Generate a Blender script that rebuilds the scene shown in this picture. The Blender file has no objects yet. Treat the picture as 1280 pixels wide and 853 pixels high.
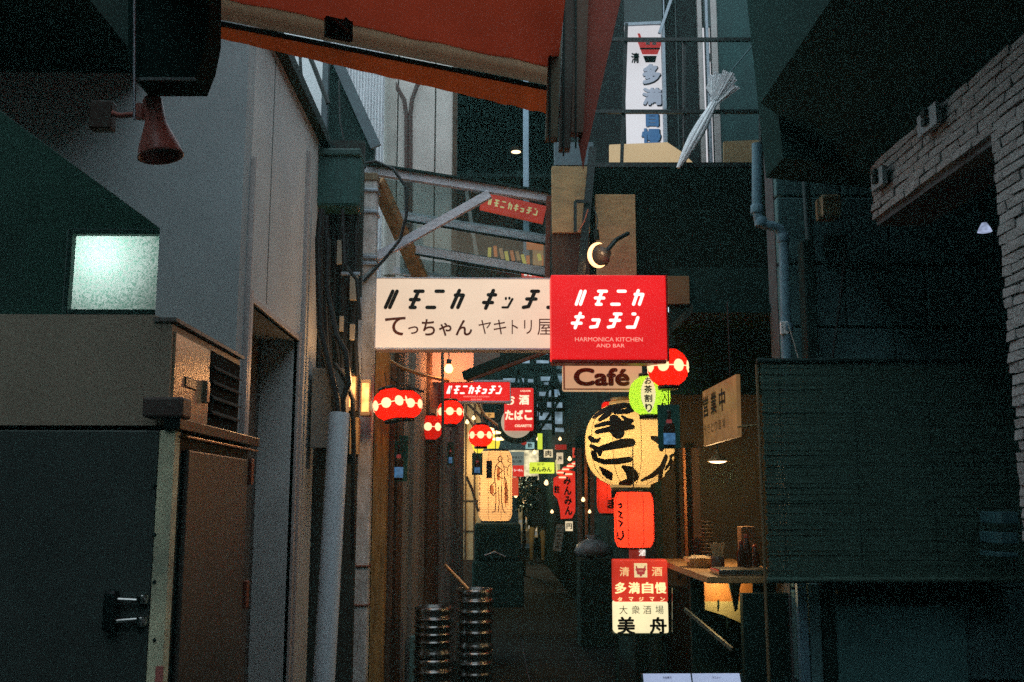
import bpy, bmesh, math, random
from mathutils import Vector, Matrix
random.seed(7)
R = math.radians
scene = bpy.context.scene
COL = scene.collection

# ------------------------------------------------------------------ camera
F_PX, CAM = 1244.0, Vector((0, 0, 1.35))
PITCH, YAW = R(9.0), R(1.15)
cd = bpy.data.cameras.new('camera'); cam = bpy.data.objects.new('camera', cd); COL.objects.link(cam)
cd.sensor_width = 36; cd.lens = 36*F_PX/1280; cd.clip_start = .05; cd.clip_end = 400
cam.location = CAM; cam.rotation_euler = (R(90)+PITCH, 0, -YAW)
scene.camera = cam
# ------------------------------------------------------------------ world, sun, exposure (dusk)
SUN_EL, SUN_AZ = R(4), R(205)
w = bpy.data.worlds.new('World'); scene.world = w; w.use_nodes = True
nt = w.node_tree; bg = nt.nodes['Background']
sky = nt.nodes.new('ShaderNodeTexSky'); sky.sky_type = 'NISHITA'; sky.sun_disc = False
sky.sun_elevation = SUN_EL; sky.sun_rotation = SUN_AZ
hs = nt.nodes.new('ShaderNodeMix'); hs.data_type = 'RGBA'; hs.inputs[0].default_value = .88
hs.inputs[7].default_value = (15.0, 17.6, 19.6, 1)      # dusk overcast: the blue sky greyed by cloud
nt.links.new(sky.outputs[0], hs.inputs[6]); nt.links.new(hs.outputs[2], bg.inputs[0])
bg.inputs[1].default_value = .10
sl = bpy.data.lights.new('sun', 'SUN'); sl.energy = .05; sl.angle = R(20); sl.color = (.8, .95, 1)
so = bpy.data.objects.new('sun', sl); COL.objects.link(so)
so.rotation_euler = (R(35), 0, R(-25))
scene.view_settings.view_transform = 'Standard'; scene.view_settings.look = 'None'
scene.view_settings.exposure = 0; scene.view_settings.gamma = 1
scene.cycles.max_bounces = 6; scene.cycles.diffuse_bounces = 3; scene.cycles.glossy_bounces = 3
scene.cycles.transparent_max_bounces = 12; scene.cycles.sample_clamp_indirect = .7; scene.cycles.sample_clamp_direct = 8
scene.cycles.use_denoising = False
scene.cycles.caustics_reflective = False; scene.cycles.caustics_refractive = False

# ------------------------------------------------------------------ pixel -> place
_F = Vector((math.sin(YAW)*math.cos(PITCH), math.cos(YAW)*math.cos(PITCH), math.sin(PITCH)))
_R = Vector((math.cos(YAW), -math.sin(YAW), 0)); _U = _R.cross(_F)
def ray(px, py): return _F*F_PX + _R*(px-640) - _U*(py-426.5)
def at(px, py, Y): d = ray(px, py); return CAM + d*(Y/d.y)
def atX(px, py, X): d = ray(px, py); return CAM + d*(X/d.x)
def atZ(px, py, Z): d = ray(px, py); return CAM + d*((Z-1.35)/d.z)
def S(px, Y): return px*Y/F_PX

# ------------------------------------------------------------------ materials
MATS = {}
def mat(name, col, rough=.7, metal=0, var=.25, scale=6, bump=.15, bscale=60, col2=None, spec=.4, streak=None):
    if name in MATS: return MATS[name]
    m = bpy.data.materials.new(name); m.use_nodes = True; n = m.node_tree.nodes; l = m.node_tree.links
    b = n['Principled BSDF']; b.inputs['Roughness'].default_value = rough; b.inputs['Metallic'].default_value = metal
    b.inputs['Specular IOR Level'].default_value = spec
    tc = n.new('ShaderNodeTexCoord'); mp = n.new('ShaderNodeMapping'); l.new(tc.outputs['Object'], mp.inputs[0])
    if streak: mp.inputs['Scale'].default_value = streak
    nz = n.new('ShaderNodeTexNoise'); nz.inputs['Scale'].default_value = scale; nz.inputs['Detail'].default_value = 8
    nz.inputs['Roughness'].default_value = .65
    l.new(mp.outputs[0], nz.inputs['Vector'])
    r = n.new('ShaderNodeValToRGB'); r.color_ramp.elements[0].position = .3; r.color_ramp.elements[1].position = .7
    c2 = col2 or tuple(c*(1-var) for c in col)
    r.color_ramp.elements[0].color = (*c2, 1); r.color_ramp.elements[1].color = (*[min(1, c*(1+var*.4)) for c in col], 1)
    l.new(nz.outputs[0], r.inputs[0]); l.new(r.outputs[0], b.inputs['Base Color'])
    rr = n.new('ShaderNodeMapRange'); rr.inputs['To Min'].default_value = max(.03, rough-.12); rr.inputs['To Max'].default_value = min(1, rough+.12)
    l.new(nz.outputs[0], rr.inputs[0]); l.new(rr.outputs[0], b.inputs['Roughness'])
    if bump:
        nb = n.new('ShaderNodeTexNoise'); nb.inputs['Scale'].default_value = bscale; nb.inputs['Detail'].default_value = 6
        l.new(mp.outputs[0], nb.inputs['Vector'])
        bp = n.new('ShaderNodeBump'); bp.inputs['Strength'].default_value = bump; bp.inputs['Distance'].default_value = .01
        l.new(nb.outputs[0], bp.inputs['Height']); l.new(bp.outputs[0], b.inputs['Normal'])
    MATS[name] = m; return m
def em(name, col, s=1.0, var=.12, scale=3, base=None):
    """a lit surface: plain print colour that gives off light, a little uneven"""
    if name in MATS: return MATS[name]
    m = bpy.data.materials.new(name); m.use_nodes = True; n = m.node_tree.nodes; l = m.node_tree.links
    b = n['Principled BSDF']; b.inputs['Base Color'].default_value = (*(base or [c*.6 for c in col]), 1)
    b.inputs['Roughness'].default_value = .45
    tc = n.new('ShaderNodeTexCoord'); nz = n.new('ShaderNodeTexNoise'); nz.inputs['Scale'].default_value = scale
    nz.inputs['Detail'].default_value = 4
    l.new(tc.outputs['Object'], nz.inputs['Vector'])
    mr = n.new('ShaderNodeMapRange'); mr.inputs['From Min'].default_value = .3; mr.inputs['From Max'].default_value = .7
    mr.inputs['To Min'].default_value = s*(1-var); mr.inputs['To Max'].default_value = s*(1+var)
    l.new(nz.outputs[0], mr.inputs[0]); l.new(mr.outputs[0], b.inputs['Emission Strength'])
    b.inputs['Emission Color'].default_value = (*col, 1)
    MATS[name] = m; return m
def paper(name, col, s, rib=0, ribcol=(.3, .12, .02), trans=.6):
    """lantern paper: translucent skin lit by its own bulb; rib > 0 puts thin bamboo hoops every rib metres"""
    if name in MATS: return MATS[name]
    m = bpy.data.materials.new(name); m.use_nodes = True; n = m.node_tree.nodes; l = m.node_tree.links
    n.remove(n['Principled BSDF']); out = n['Material Output']
    tc = n.new('ShaderNodeTexCoord'); nz = n.new('ShaderNodeTexNoise'); nz.inputs['Scale'].default_value = 9
    nz.inputs['Detail'].default_value = 6
    l.new(tc.outputs['Object'], nz.inputs['Vector'])
    mx = n.new('ShaderNodeMix'); mx.data_type = 'RGBA'; mx.inputs[6].default_value = (*[c*.82 for c in col], 1); mx.inputs[7].default_value = (*col, 1)
    l.new(nz.outputs[0], mx.inputs[0]); c = mx.outputs[2]
    if rib:
        sp = n.new('ShaderNodeSeparateXYZ'); l.new(tc.outputs['Object'], sp.inputs[0])
        dv = n.new('ShaderNodeMath'); dv.operation = 'DIVIDE'; dv.inputs[1].default_value = rib; l.new(sp.outputs['Z'], dv.inputs[0])
        fr = n.new('ShaderNodeMath'); fr.operation = 'FRACT'; l.new(dv.outputs[0], fr.inputs[0])
        gt = n.new('ShaderNodeMath'); gt.operation = 'GREATER_THAN'; gt.inputs[1].default_value = .8; l.new(fr.outputs[0], gt.inputs[0])
        sc = n.new('ShaderNodeMath'); sc.operation = 'MULTIPLY'; sc.inputs[1].default_value = .6; l.new(gt.outputs[0], sc.inputs[0])
        m2 = n.new('ShaderNodeMix'); m2.data_type = 'RGBA'; m2.inputs[7].default_value = (*ribcol, 1)
        l.new(sc.outputs[0], m2.inputs[0]); l.new(c, m2.inputs[6]); c = m2.outputs[2]
    d = n.new('ShaderNodeBsdfDiffuse'); t = n.new('ShaderNodeBsdfTranslucent'); e = n.new('ShaderNodeEmission')
    for x in (d, t, e): l.new(c, x.inputs['Color'])
    e.inputs['Strength'].default_value = s
    ms = n.new('ShaderNodeMixShader'); ms.inputs[0].default_value = trans
    ad = n.new('ShaderNodeAddShader')
    l.new(d.outputs[0], ms.inputs[1]); l.new(t.outputs[0], ms.inputs[2]); l.new(ms.outputs[0], ad.inputs[0]); l.new(e.outputs[0], ad.inputs[1])
    l.new(ad.outputs[0], out.inputs[0]); MATS[name] = m; return m
def glass(name, dirt=.25, tint=(.75, .85, .85), dirtcol=(.25, .3, .29), rough=.04):
    if name in MATS: return MATS[name]
    m = bpy.data.materials.new(name); m.use_nodes = True; n = m.node_tree.nodes; l = m.node_tree.links
    n.remove(n['Principled BSDF']); out = n['Material Output']
    tr = n.new('ShaderNodeBsdfTransparent'); tr.inputs[0].default_value = (*tint, 1)
    gl = n.new('ShaderNodeBsdfGlossy'); gl.inputs['Roughness'].default_value = rough
    df = n.new('ShaderNodeBsdfDiffuse'); df.inputs[0].default_value = (*dirtcol, 1)
    a = n.new('ShaderNodeMixShader'); a.inputs[0].default_value = .1; b = n.new('ShaderNodeMixShader')
    tc = n.new('ShaderNodeTexCoord'); nz = n.new('ShaderNodeTexNoise'); nz.inputs['Scale'].default_value = 5; nz.inputs['Detail'].default_value = 9
    l.new(tc.outputs['Object'], nz.inputs['Vector'])
    mr = n.new('ShaderNodeMapRange'); mr.inputs['From Min'].default_value = .35; mr.inputs['From Max'].default_value = .7; mr.inputs['To Min'].default_value = dirt*.5; mr.inputs['To Max'].default_value = dirt*1.5
    l.new(nz.outputs[0], mr.inputs[0]); l.new(mr.outputs[0], b.inputs[0])
    l.new(tr.outputs[0], a.inputs[1]); l.new(gl.outputs[0], a.inputs[2]); l.new(a.outputs[0], b.inputs[1]); l.new(df.outputs[0], b.inputs[2])
    l.new(b.outputs[0], out.inputs[0]); MATS[name] = m; return m

GREYW = mat('grey_render', (.36, .40, .41), .8, var=.22, scale=1.6, bump=.12, bscale=220)
SIDEW = mat('side_render', (.53, .55, .54), .75, var=.22, scale=1.8, bump=.1, bscale=180)
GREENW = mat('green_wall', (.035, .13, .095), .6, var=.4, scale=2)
DARK = mat('dark_paint', (.012, .032, .029), .6, var=.4, spec=.15)
BLACK = mat('black_plastic', (.006, .014, .013), .35, var=.3)
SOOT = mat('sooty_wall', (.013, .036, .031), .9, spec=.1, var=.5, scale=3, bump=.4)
STEEL = mat('stainless_steel', (.42, .42, .40), .22, 1, var=.25, scale=5, bump=.05)
ALU = mat('aluminium', (.64, .65, .70), .55, .2, var=.35, scale=9, streak=(1, 1, 6))
GALV = mat('galvanised', (.35, .4, .45), .4, .6, var=.3)
BEIGE = mat('beige_enamel', (.36, .31, .23), .5, var=.2, scale=3)
FRIDGE = mat('dark_steel_panel', (.095, .125, .115), .36, .35, var=.3, scale=2, bump=.06)
FRSIDE = mat('side_steel_panel', (.10, .095, .085), .45, .4, var=.3, scale=2, bump=.06)
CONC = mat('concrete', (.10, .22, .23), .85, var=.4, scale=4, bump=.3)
CONCP = mat('pale_concrete', (.62, .62, .60), .85, var=.6, scale=14, bump=.5, streak=(1, 1, .35))
WOOD = mat('weathered_wood', (.27, .20, .12), .8, var=.6, scale=8, bump=.4, streak=(6, 6, .6))
WOODD = mat('dark_wood', (.10, .055, .03), .7, var=.6, scale=8, bump=.4, streak=(6, 6, .6))
PLY = mat('plywood', (.50, .33, .15), .7, var=.35, scale=7, streak=(1, 1, 5))
CREAM = mat('cream_board', (.80, .62, .38), .7, var=.15, scale=2)
WHITE = mat('white_paint', (.78, .78, .76), .5, var=.08)
def cloth(name, col, tr):
    m = mat(name, col, .85, var=.3, scale=2.5, bump=.3, bscale=400); n = m.node_tree.nodes; l = m.node_tree.links
    t = n.new('ShaderNodeBsdfTranslucent'); ms = n.new('ShaderNodeMixShader'); ms.inputs[0].default_value = tr
    src = n['Principled BSDF'].inputs['Base Color'].links[0].from_socket; l.new(src, t.inputs[0])
    l.new(n['Principled BSDF'].outputs[0], ms.inputs[1]); l.new(t.outputs[0], ms.inputs[2]); l.new(ms.outputs[0], n['Material Output'].inputs[0]); return m
FABRIC = cloth('awning_canvas', (.47, .058, .025), .34); FABR2 = cloth('awning_valance', (.75, .14, .035), .45)
TAN = mat('tan_bar', (.82, .74, .58), .55, 0, var=.35, scale=10)
PIPEW = mat('pvc_pipe', (.62, .68, .72), .45, var=.15, scale=3, bump=.05)
PIPEB = mat('blue_grey_pipe', (.14, .27, .34), .5, var=.25)
RUST = mat('rust_metal', (.22, .07, .04), .7, .2, var=.5)
MAROON = mat('maroon_enamel', (.42, .14, .11), .4, var=.3)
FLOOR = mat('asphalt', (.018, .03, .028), .38, var=.5, scale=5, bump=.6, bscale=90)
SIDING = mat('pale_siding', (.80, .81, .84), .6, var=.25, scale=8, streak=(4, 4, .4))
PANEL = mat('beige_panel', (.70, .65, .60), .7, var=.2, scale=2)
SHUT = mat('shutter_board', (.19, .18, .155), .7, var=.4, scale=5, streak=(5, 5, .4), bump=.3)
BRICK = mat('pale_brick', (.37, .37, .36), .9, var=.55, scale=12, bump=.8, bscale=70)
MORTAR = mat('mortar', (.10, .10, .105), .95)
BAMBOO = mat('bamboo_blind', (.06, .13, .10), .75, var=.55, scale=5, streak=(1, 1, 40))
CABLE = mat('black_cable', (.012, .012, .012), .5, bump=0)
INK = mat('ink', (.012, .01, .008), .8, bump=0)
BROWNINK = mat('brown_ink', (.14, .03, .012), .7, bump=0)
BRASS = mat('warm_tube', (.7, .35, .12), .3, .5)

# ------------------------------------------------------------------ mesh building
class MB:
    def __init__(s): s.v = []; s.f = []; s.smooth = []
    def add(s, vs, fs, sm=False):
        o = len(s.v); s.v += [Vector(v) for v in vs]
        for f in fs: s.f.append([i+o for i in f]); s.smooth.append(sm)
        return s
    def box(s, x0, x1, y0, y1, z0, z1):
        vs = [(x, y, z) for z in (z0, z1) for y in (y0, y1) for x in (x0, x1)]
        return s.add(vs, [(0, 2, 3, 1), (4, 5, 7, 6), (0, 1, 5, 4), (2, 6, 7, 3), (0, 4, 6, 2), (1, 3, 7, 5)])
    def hexa(s, p):   # 8 corners: bottom 4 ring, top 4 ring
        return s.add(p, [(3, 2, 1, 0), (4, 5, 6, 7), (0, 1, 5, 4), (1, 2, 6, 5), (2, 3, 7, 6), (3, 0, 4, 7)])
    def bar(s, a, b, w, h=None, up=(0, 0, 1)):
        a, b = Vector(a), Vector(b); h = h or w; d = (b-a).normalized(); u = Vector(up)
        if abs(d.dot(u)) > .95: u = Vector((0, 1, 0))
        r = d.cross(u).normalized()*(w/2); u = r.cross(d).normalized()*(h/2)
        return s.hexa([a-r-u, a+r-u, a+r+u, a-r+u, b-r-u, b+r-u, b+r+u, b-r+u])
    def tube(s, pts, r, n=10, cap=True):
        pts = [Vector(p) for p in pts]; rs = r if isinstance(r, (list, tuple)) else [r]*len(pts)
        rings = []; pu = None
        for i, p in enumerate(pts):
            d = (pts[min(i+1, len(pts)-1)]-pts[max(i-1, 0)]).normalized()
            u = pu if pu is not None and abs(pu.dot(d)) < .98 else (Vector((0, 0, 1)) if abs(d.z) < .9 else Vector((0, 1, 0)))
            a = d.cross(u).normalized(); b = a.cross(d).normalized(); pu = b
            rings.append([p+(a*math.cos(t)+b*math.sin(t))*rs[i] for t in [2*math.pi*k/n for k in range(n)]])
        vs = [v for rg in rings for v in rg]; fs = []
        for i in range(len(pts)-1):
            for k in range(n): fs.append((i*n+k, i*n+(k+1) % n, (i+1)*n+(k+1) % n, (i+1)*n+k))
        s.add(vs, fs, True)
        if cap: s.add(rings[0], [tuple(range(n))]); s.add(rings[-1], [tuple(range(n-1, -1, -1))])
        return s
    def lathe(s, prof, c=(0, 0, 0), n=24, sm=True, cap=True):
        c = Vector(c); vs = []; fs = []
        for r, z in prof:
            for k in range(n): t = 2*math.pi*k/n; vs.append(c+Vector((r*math.cos(t), r*math.sin(t), z)))
        for i in range(len(prof)-1):
            for k in range(n): fs.append((i*n+k, i*n+(k+1) % n, (i+1)*n+(k+1) % n, (i+1)*n+k))
        s.add(vs, fs, sm)
        if cap:
            m = len(prof)-1
            if prof[0][0] > 1e-4: s.add(vs[:n], [tuple(range(n-1, -1, -1))])
            if prof[-1][0] > 1e-4: s.add(vs[m*n:], [tuple(range(n))])
        return s
    def prism(s, pts, nrm, d):   # planar polygon (3-D points) extruded along nrm by d
        nrm = Vector(nrm).normalized()*d; n = len(pts); a = [Vector(p) for p in pts]; b = [p+nrm for p in a]
        fs = [tuple(range(n)), tuple(range(2*n-1, n-1, -1))]+[(i, i+n, (i+1) % n+n, (i+1) % n) for i in range(n)]
        return s.add(a+b, fs)
    def bev(s, x0, x1, y0, y1, z0, z1, b=.004):
        """box with chamfered edges"""
        bm = bmesh.new(); r = bmesh.ops.create_cube(bm, size=1)
        for v in bm.verts: v.co = Vector(((x0+x1)/2+v.co.x*(x1-x0), (y0+y1)/2+v.co.y*(y1-y0), (z0+z1)/2+v.co.z*(z1-z0)))
        bmesh.ops.bevel(bm, geom=bm.edges[:], offset=b, segments=2, affect='EDGES', profile=.5)
        bm.verts.index_update()
        s.add([v.co.copy() for v in bm.verts], [[v.index for v in f.verts] for f in bm.faces]); bm.free(); return s
    def build(s, name, m, parent=None, label=None, cat=None, group=None, kind=None, fix=True, local=False):
        me = bpy.data.meshes.new(name); off = Vector((0, 0, 0))
        o = bpy.data.objects.new(name, me); COL.objects.link(o)
        if parent is not None:
            o.parent = parent
            if not local:
                q = parent
                while q is not None: off += q.location; q = q.parent
        elif s.v and not local:
            off = Vector(((min(v.x for v in s.v)+max(v.x for v in s.v))/2, (min(v.y for v in s.v)+max(v.y for v in s.v))/2, min(v.z for v in s.v)))
            o.location = off
        me.from_pydata([v-off for v in s.v], [], s.f)
        me.polygons.foreach_set('use_smooth', s.smooth)
        if fix:
            bm = bmesh.new(); bm.from_mesh(me); bmesh.ops.recalc_face_normals(bm, faces=bm.faces); bm.to_mesh(me); bm.free()
        if m: me.materials.append(m)
        me.update()
        tag(o, label, cat, group, kind); return o
def tag(o, label=None, cat=None, group=None, kind=None):
    for k, v in (('label', label), ('category', cat), ('group', group), ('kind', kind)):
        if v: o[k] = v
    return o
def thing(name, loc, label, cat, group=None):
    o = bpy.data.objects.new(name, None); COL.objects.link(o); o.location = loc; o.empty_display_size = .1
    return tag(o, label, cat, group)
def copy_tree(o, parent=None):
    c = o.copy(); COL.objects.link(c)
    if parent is not None: c.parent = parent
    for ch in [x for x in bpy.data.objects if x.parent == o]: copy_tree(ch, c)
    return c
def lamp(loc, e, col, r=.03, name='bulb_or_fill_light'):
    L = bpy.data.lights.new(name, 'POINT'); L.energy = e; L.color = col; L.shadow_soft_size = r
    o = bpy.data.objects.new(name, L); COL.objects.link(o); o.location = loc; return o
def rect(mb, x0, y0, x1, y1, Y, d=.03, bev=.003):
    """front-facing slab: pixel rectangle at depth Y, d thick going back"""
    a = at(x0, (y0+y1)/2, Y); b = at(x1, (y0+y1)/2, Y); t = at((x0+x1)/2, y0, Y); u = at((x0+x1)/2, y1, Y)
    mb.bev(a.x, b.x, Y, Y+d, u.z, t.z, min(bev, d*.4)); return (a.x, b.x, u.z, t.z)

# ------------------------------------------------------------------ writing
_TX = {}
def text_geo(s, bold=0.0):
    """flat glyph run in a unit box; bold lays shifted copies a hair apart"""
    if (s, bold) in _TX: return _TX[(s, bold)]
    cu = bpy.data.curves.new('t', 'FONT'); cu.body = s; cu.size = 1; cu.resolution_u = 4
    o = bpy.data.objects.new('t', cu); COL.objects.link(o)
    dg = bpy.context.evaluated_depsgraph_get(); dg.update()
    me = bpy.data.meshes.new_from_object(o.evaluated_get(dg))
    v0 = [v.co.copy() for v in me.vertices]; f0 = [list(p.vertices) for p in me.polygons]
    bpy.data.objects.remove(o); bpy.data.curves.remove(cu); bpy.data.meshes.remove(me)
    vs, fs = [], []
    dirs = [(0, 0)] if not bold else [(0, 0)]+[(bold*math.cos(q*math.pi/3), bold*math.sin(q*math.pi/3)) for q in range(6)]
    for k, (dx, dy) in enumerate(dirs):
        o_ = len(vs); vs += [(v.x+dx, v.y+dy, k*7e-5) for v in v0]; fs += [[i+o_ for i in f] for f in f0]
    x0, x1 = min(v[0] for v in vs), max(v[0] for v in vs); y0, y1 = min(v[1] for v in vs), max(v[1] for v in vs)
    g = ([((v[0]-x0)/(x1-x0)-.5, (v[1]-y0)/(y1-y0)-.5, v[2]) for v in vs], fs); _TX[(s, bold)] = g; return g
def write(mb, s, c, right, up, wd, ht, bold=0.0, lift=.002):
    vs, fs = text_geo(s, bold); right = Vector(right).normalized(); up = Vector(up).normalized(); n = right.cross(up)
    mb.add([Vector(c)+right*(x*wd)+up*(y*ht)+n*(lift+z) for x, y, z in vs], fs); return mb
def ink_strokes(strokes):
    """strokes: (width, [(x,y)...]) -> flat verts/faces list, each stroke a hair above the one before"""
    vs, fs, k = [], [], 0
    for wdt, pts in strokes:
        ws = wdt if isinstance(wdt, (list, tuple)) else [wdt]*len(pts)
        for i, (x, y) in enumerate(pts):
            r = ws[i]/2; o = len(vs); n = 10
            vs += [(x+r*math.cos(2*math.pi*q/n), y+r*math.sin(2*math.pi*q/n), k*6e-5) for q in range(n)]; fs.append(list(range(o, o+n))); k += 1
            if i:
                X, Y = pts[i-1]; rr = ws[i-1]/2; d = math.hypot(x-X, y-Y) or 1; nx, ny = -(y-Y)/d, (x-X)/d; o = len(vs)
                vs += [(X+nx*rr, Y+ny*rr, k*6e-5), (X-nx*rr, Y-ny*rr, k*6e-5), (x-nx*r, y-ny*r, k*6e-5), (x+nx*r, y+ny*r, k*6e-5)]
                fs.append([o, o+1, o+2, o+3]); k += 1
    return vs, fs
KANA = {   # slanted fat strokes in a unit box
 'HA': [[(.16, 0), (.16, 1)], [(.56, 0), (.56, 1)]],
 'MO': [[(.08, 1), (.82, 1)], [(.0, .48), (.80, .48)], [(.40, 1), (.40, .0)], [(.3, 0), (.75, 0)]],
 'NI': [[(.18, 1), (.84, 1)], [(.0, 0), (.70, 0)]],
 'KA': [[(.30, 1.05), (.30, .0)], [(.12, .76), (.86, .76)], [(.86, .76), (.86, .0)]],
 'KI': [[(.12, .78), (.80, .78)], [(.0, .30), (.82, .30)], [(.42, 1.05), (.42, -.05)]],
 'TSU': [[(.02, .58), (.06, .52)], [(.34, .60), (.38, .54)], [(.08, 0), (.58, 0), (.68, .52)]],
 'TSU2': [[(.08, .55), (.66, .55), (.66, .05), (.10, .0)]],
 'CHI': [[(.16, 1), (.78, 1)], [(.0, .52), (.86, .52)], [(.46, 1), (.46, .1)], [(.46, .06), (.02, .0)]],
 'N': [[(.16, 1), (.34, 1)], [(.06, 0), (.74, 0), (.74, .72)]],
}
def logo(mb, glyphs, c, right, up, gw, gh, step, sw=.2, shear=.3, lift=.002):
    """custom slanted katakana; centred run of glyphs, None = blank"""
    right = Vector(right).normalized(); up = Vector(up).normalized(); n = right.cross(up)
    tot = step*(len(glyphs)-1)+gw
    for i, g in enumerate(glyphs):
        if g is None: continue
        st = [(sw*gh, [(x*gw+(y-.5)*gh*shear, (y-.5)*gh) for x, y in s_]) for s_ in KANA[g]]
        if g == 'TSU': st = [(sw*gh*.62, s_) for _, s_ in st]
        vs, fs = ink_strokes(st)
        mb.add([Vector(c)+right*(x-tot/2+i*step)+up*y+n*(lift+z) for x, y, z in vs], fs)
    return mb
def finely(vs, fs, mx):
    bm = bmesh.new(); bv = [bm.verts.new(v) for v in vs]
    for f in fs:
        try: bm.faces.new([bv[i] for i in f])
        except ValueError: pass
    bmesh.ops.triangulate(bm, faces=bm.faces[:])
    for _ in range(5):
        e = [x for x in bm.edges if x.calc_length() > mx]
        if not e: break
        bmesh.ops.subdivide_edges(bm, edges=e, cuts=1); bmesh.ops.triangulate(bm, faces=[f for f in bm.faces if len(f.verts) > 3])
    bm.verts.index_update(); r = ([v.co.copy() for v in bm.verts], [[v.index for v in f.verts] for f in bm.faces]); bm.free(); return r
def wrap(mb, vs, fs, rad, th0=-math.pi/2, lift=.003, mx=.03):
    """wrap flat print (u right, v up, metres) round a lathe of radius rad(z)"""
    vs, fs = finely([(v[0], v[1], v[2] if len(v) > 2 else 0) for v in vs], fs, mx)
    R0 = rad(0)
    out = []
    for v in vs:
        t = th0+v.x/R0; r = rad(v.y)+lift+v.z; out.append((r*math.cos(t), r*math.sin(t), v.y))
    mb.add(out, fs); return mb

RX, UP = (1, 0, 0), (0, 0, 1)
E_RED = em('lit_red_acrylic', (.80, .012, .010), 1.0, var=.12, scale=2.5)
E_WHITE = em('lit_white_acrylic', (1, .93, .82), 1.0, var=.05)
E_CREAM = em('lit_cream_acrylic', (.92, .66, .44), .85, var=.14, scale=3)
E_WARM = em('bulb_glow', (1, .40, .12), 7, var=.02)
E_HOT = em('lit_yellow_cream', (1.0, .80, .42), 1.1, var=.1)

# ================================================================== SETTING
MB().add([(-60, -30, 0), (60, -30, 0), (60, 120, 0), (-60, 120, 0)], [(0, 1, 2, 3)]).build('ground', FLOOR, kind='structure')
# floor tiles of the lane, laid in the ground
pav = MB().add([(-1.0, 5.2, .004), (1.15, 5.2, .004), (1.15, 30, .004), (-1.0, 30, .004)], [(0, 1, 2, 3)]).build('lane_paving', MORTAR, kind='structure')
TILE = mat('paving_stone', (.006, .010, .009), .8, spec=.12, var=.5, scale=3, bump=.4, bscale=60)
tm = None
for j in range(22):
    for i in range(5):
        x = -1.0+i*.43; y = 5.2+j*.43
        h = .010+random.random()*.004
        if tm is None:
            t0 = MB().bev(0, .42, 0, .42, 0, .012, .003).build('paving_slab', TILE, pav, local=True); tm = t0
        else:
            t0 = tm.copy(); COL.objects.link(t0)
        t0.location = (x-pav.location.x, y-pav.location.y, random.random()*.003)

MB().box(-14, 14, -9, -7, 0, 6.5).build('street_building', SOOT, None, 'dark building across the street behind the viewer', 'building')
MB().box(-5, -2.7, -7, 2.8, 0, 7).build('left_neighbour', SOOT, None, 'grey neighbouring building beyond the left edge of the corner building', 'building')
MB().box(3.4, 5, -7, 8, 0, 7).build('right_neighbour', SOOT, None, 'dark neighbouring building beyond the brick wall on the right', 'building')
# ------------------------------------------------------------------ left corner building
LX = -1.0; FY = 3.86
lb = thing('corner_building', (-1.8, 5, 0), 'grey rendered corner building with open side doorway on the left of the lane', 'building')
def zf(px, py): return at(px, py, FY)
p0 = at(0, 138, FY); p1 = at(200, 285, FY); xr = p1.x
sl_ = (p1.z-p0.z)/(p1.x-p0.x)
zL = p0.z+sl_*(-4.5-p0.x)
# front wall with the slanting cut over the recess (stair enclosure)
m = MB(); m.prism([(-4.5, FY, zL), (xr, FY, p1.z), (xr, FY, 0), (LX, FY, 0), (LX, FY, 3.5), (-4.5, FY, 6.0)], (0, 1, 0), .12)
m.build('front_wall', GREYW, lb)
MB().box(-4.5, -1.40, 2.6, FY-.001, 3.06, 4.6).build('shade_slab', SOOT, lb)  # slab added to shade the left part of the front wall
# side wall with doorway
D0, D1, DZ = 4.06, 5.07, 2.15
m = MB()
m.box(LX-.2, LX-.0005, FY+.121, D0, 0, 3.5); m.box(LX-.2, LX-.0005, D1, 5.62, 0, 3.5); m.box(LX-.2, LX-.0005, D0+.0005, D1-.0005, DZ, 3.5)
m.build('side_wall', SIDEW, lb)
fr = MB(); t = .035
fr.bev(LX-.02, LX+.014, D0-.045, D0+.0, 0, DZ+.05); fr.bev(LX-.02, LX+.014, D1, D1+.04, 0, DZ+.05); fr.bev(LX-.02, LX+.012, D0+.001, D1-.001, DZ, DZ+.03)
fr.bev(LX-.02, LX+.020, D1+.075, D1+.1, 0, 3.2); fr.bev(LX-.02, LX+.02, D0-.09, D0-.075, 0, DZ+.6, .002)
fr.build('door_frame', mat('door_trim', (.45, .40, .38), .45, var=.15), lb)
dr = MB().box(LX-.198, LX-.185, D0+.002, D1-.002, 0.02, DZ-.003).build('door', mat('dark_brown_door', (.10, .075, .06), .5, var=.15), lb)
MB().bev(LX-.184, LX-.16, D0+.20, D0+.23, .95, 1.12).build('door_handle', STEEL, dr)
MB().box(-2.6, LX-.001, 3.96+.12, 6, 0, .02).build('threshold', DARK, lb)
MB().box(LX-.25, LX-.201, FY+.13, 5.6, 0, 3.45).build('inner_wall', DARK, lb)
# seams of the side cladding
sm = MB(); sm.box(LX-.002, LX+.0015, 4.34, 4.343, DZ+.05, 3.5); sm.build('joint', DARK, lb)
# eaves flashing
fl = MB(); fl.prism([(LX-.2, 3.87, 3.38), (LX+.05, 3.87, 3.38), (LX+.05, 3.87, 3.44), (LX-.2, 3.87, 3.53)], (0, 1, 0), 2.1); fl.build('eaves_flashing', DARK, lb)
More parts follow.
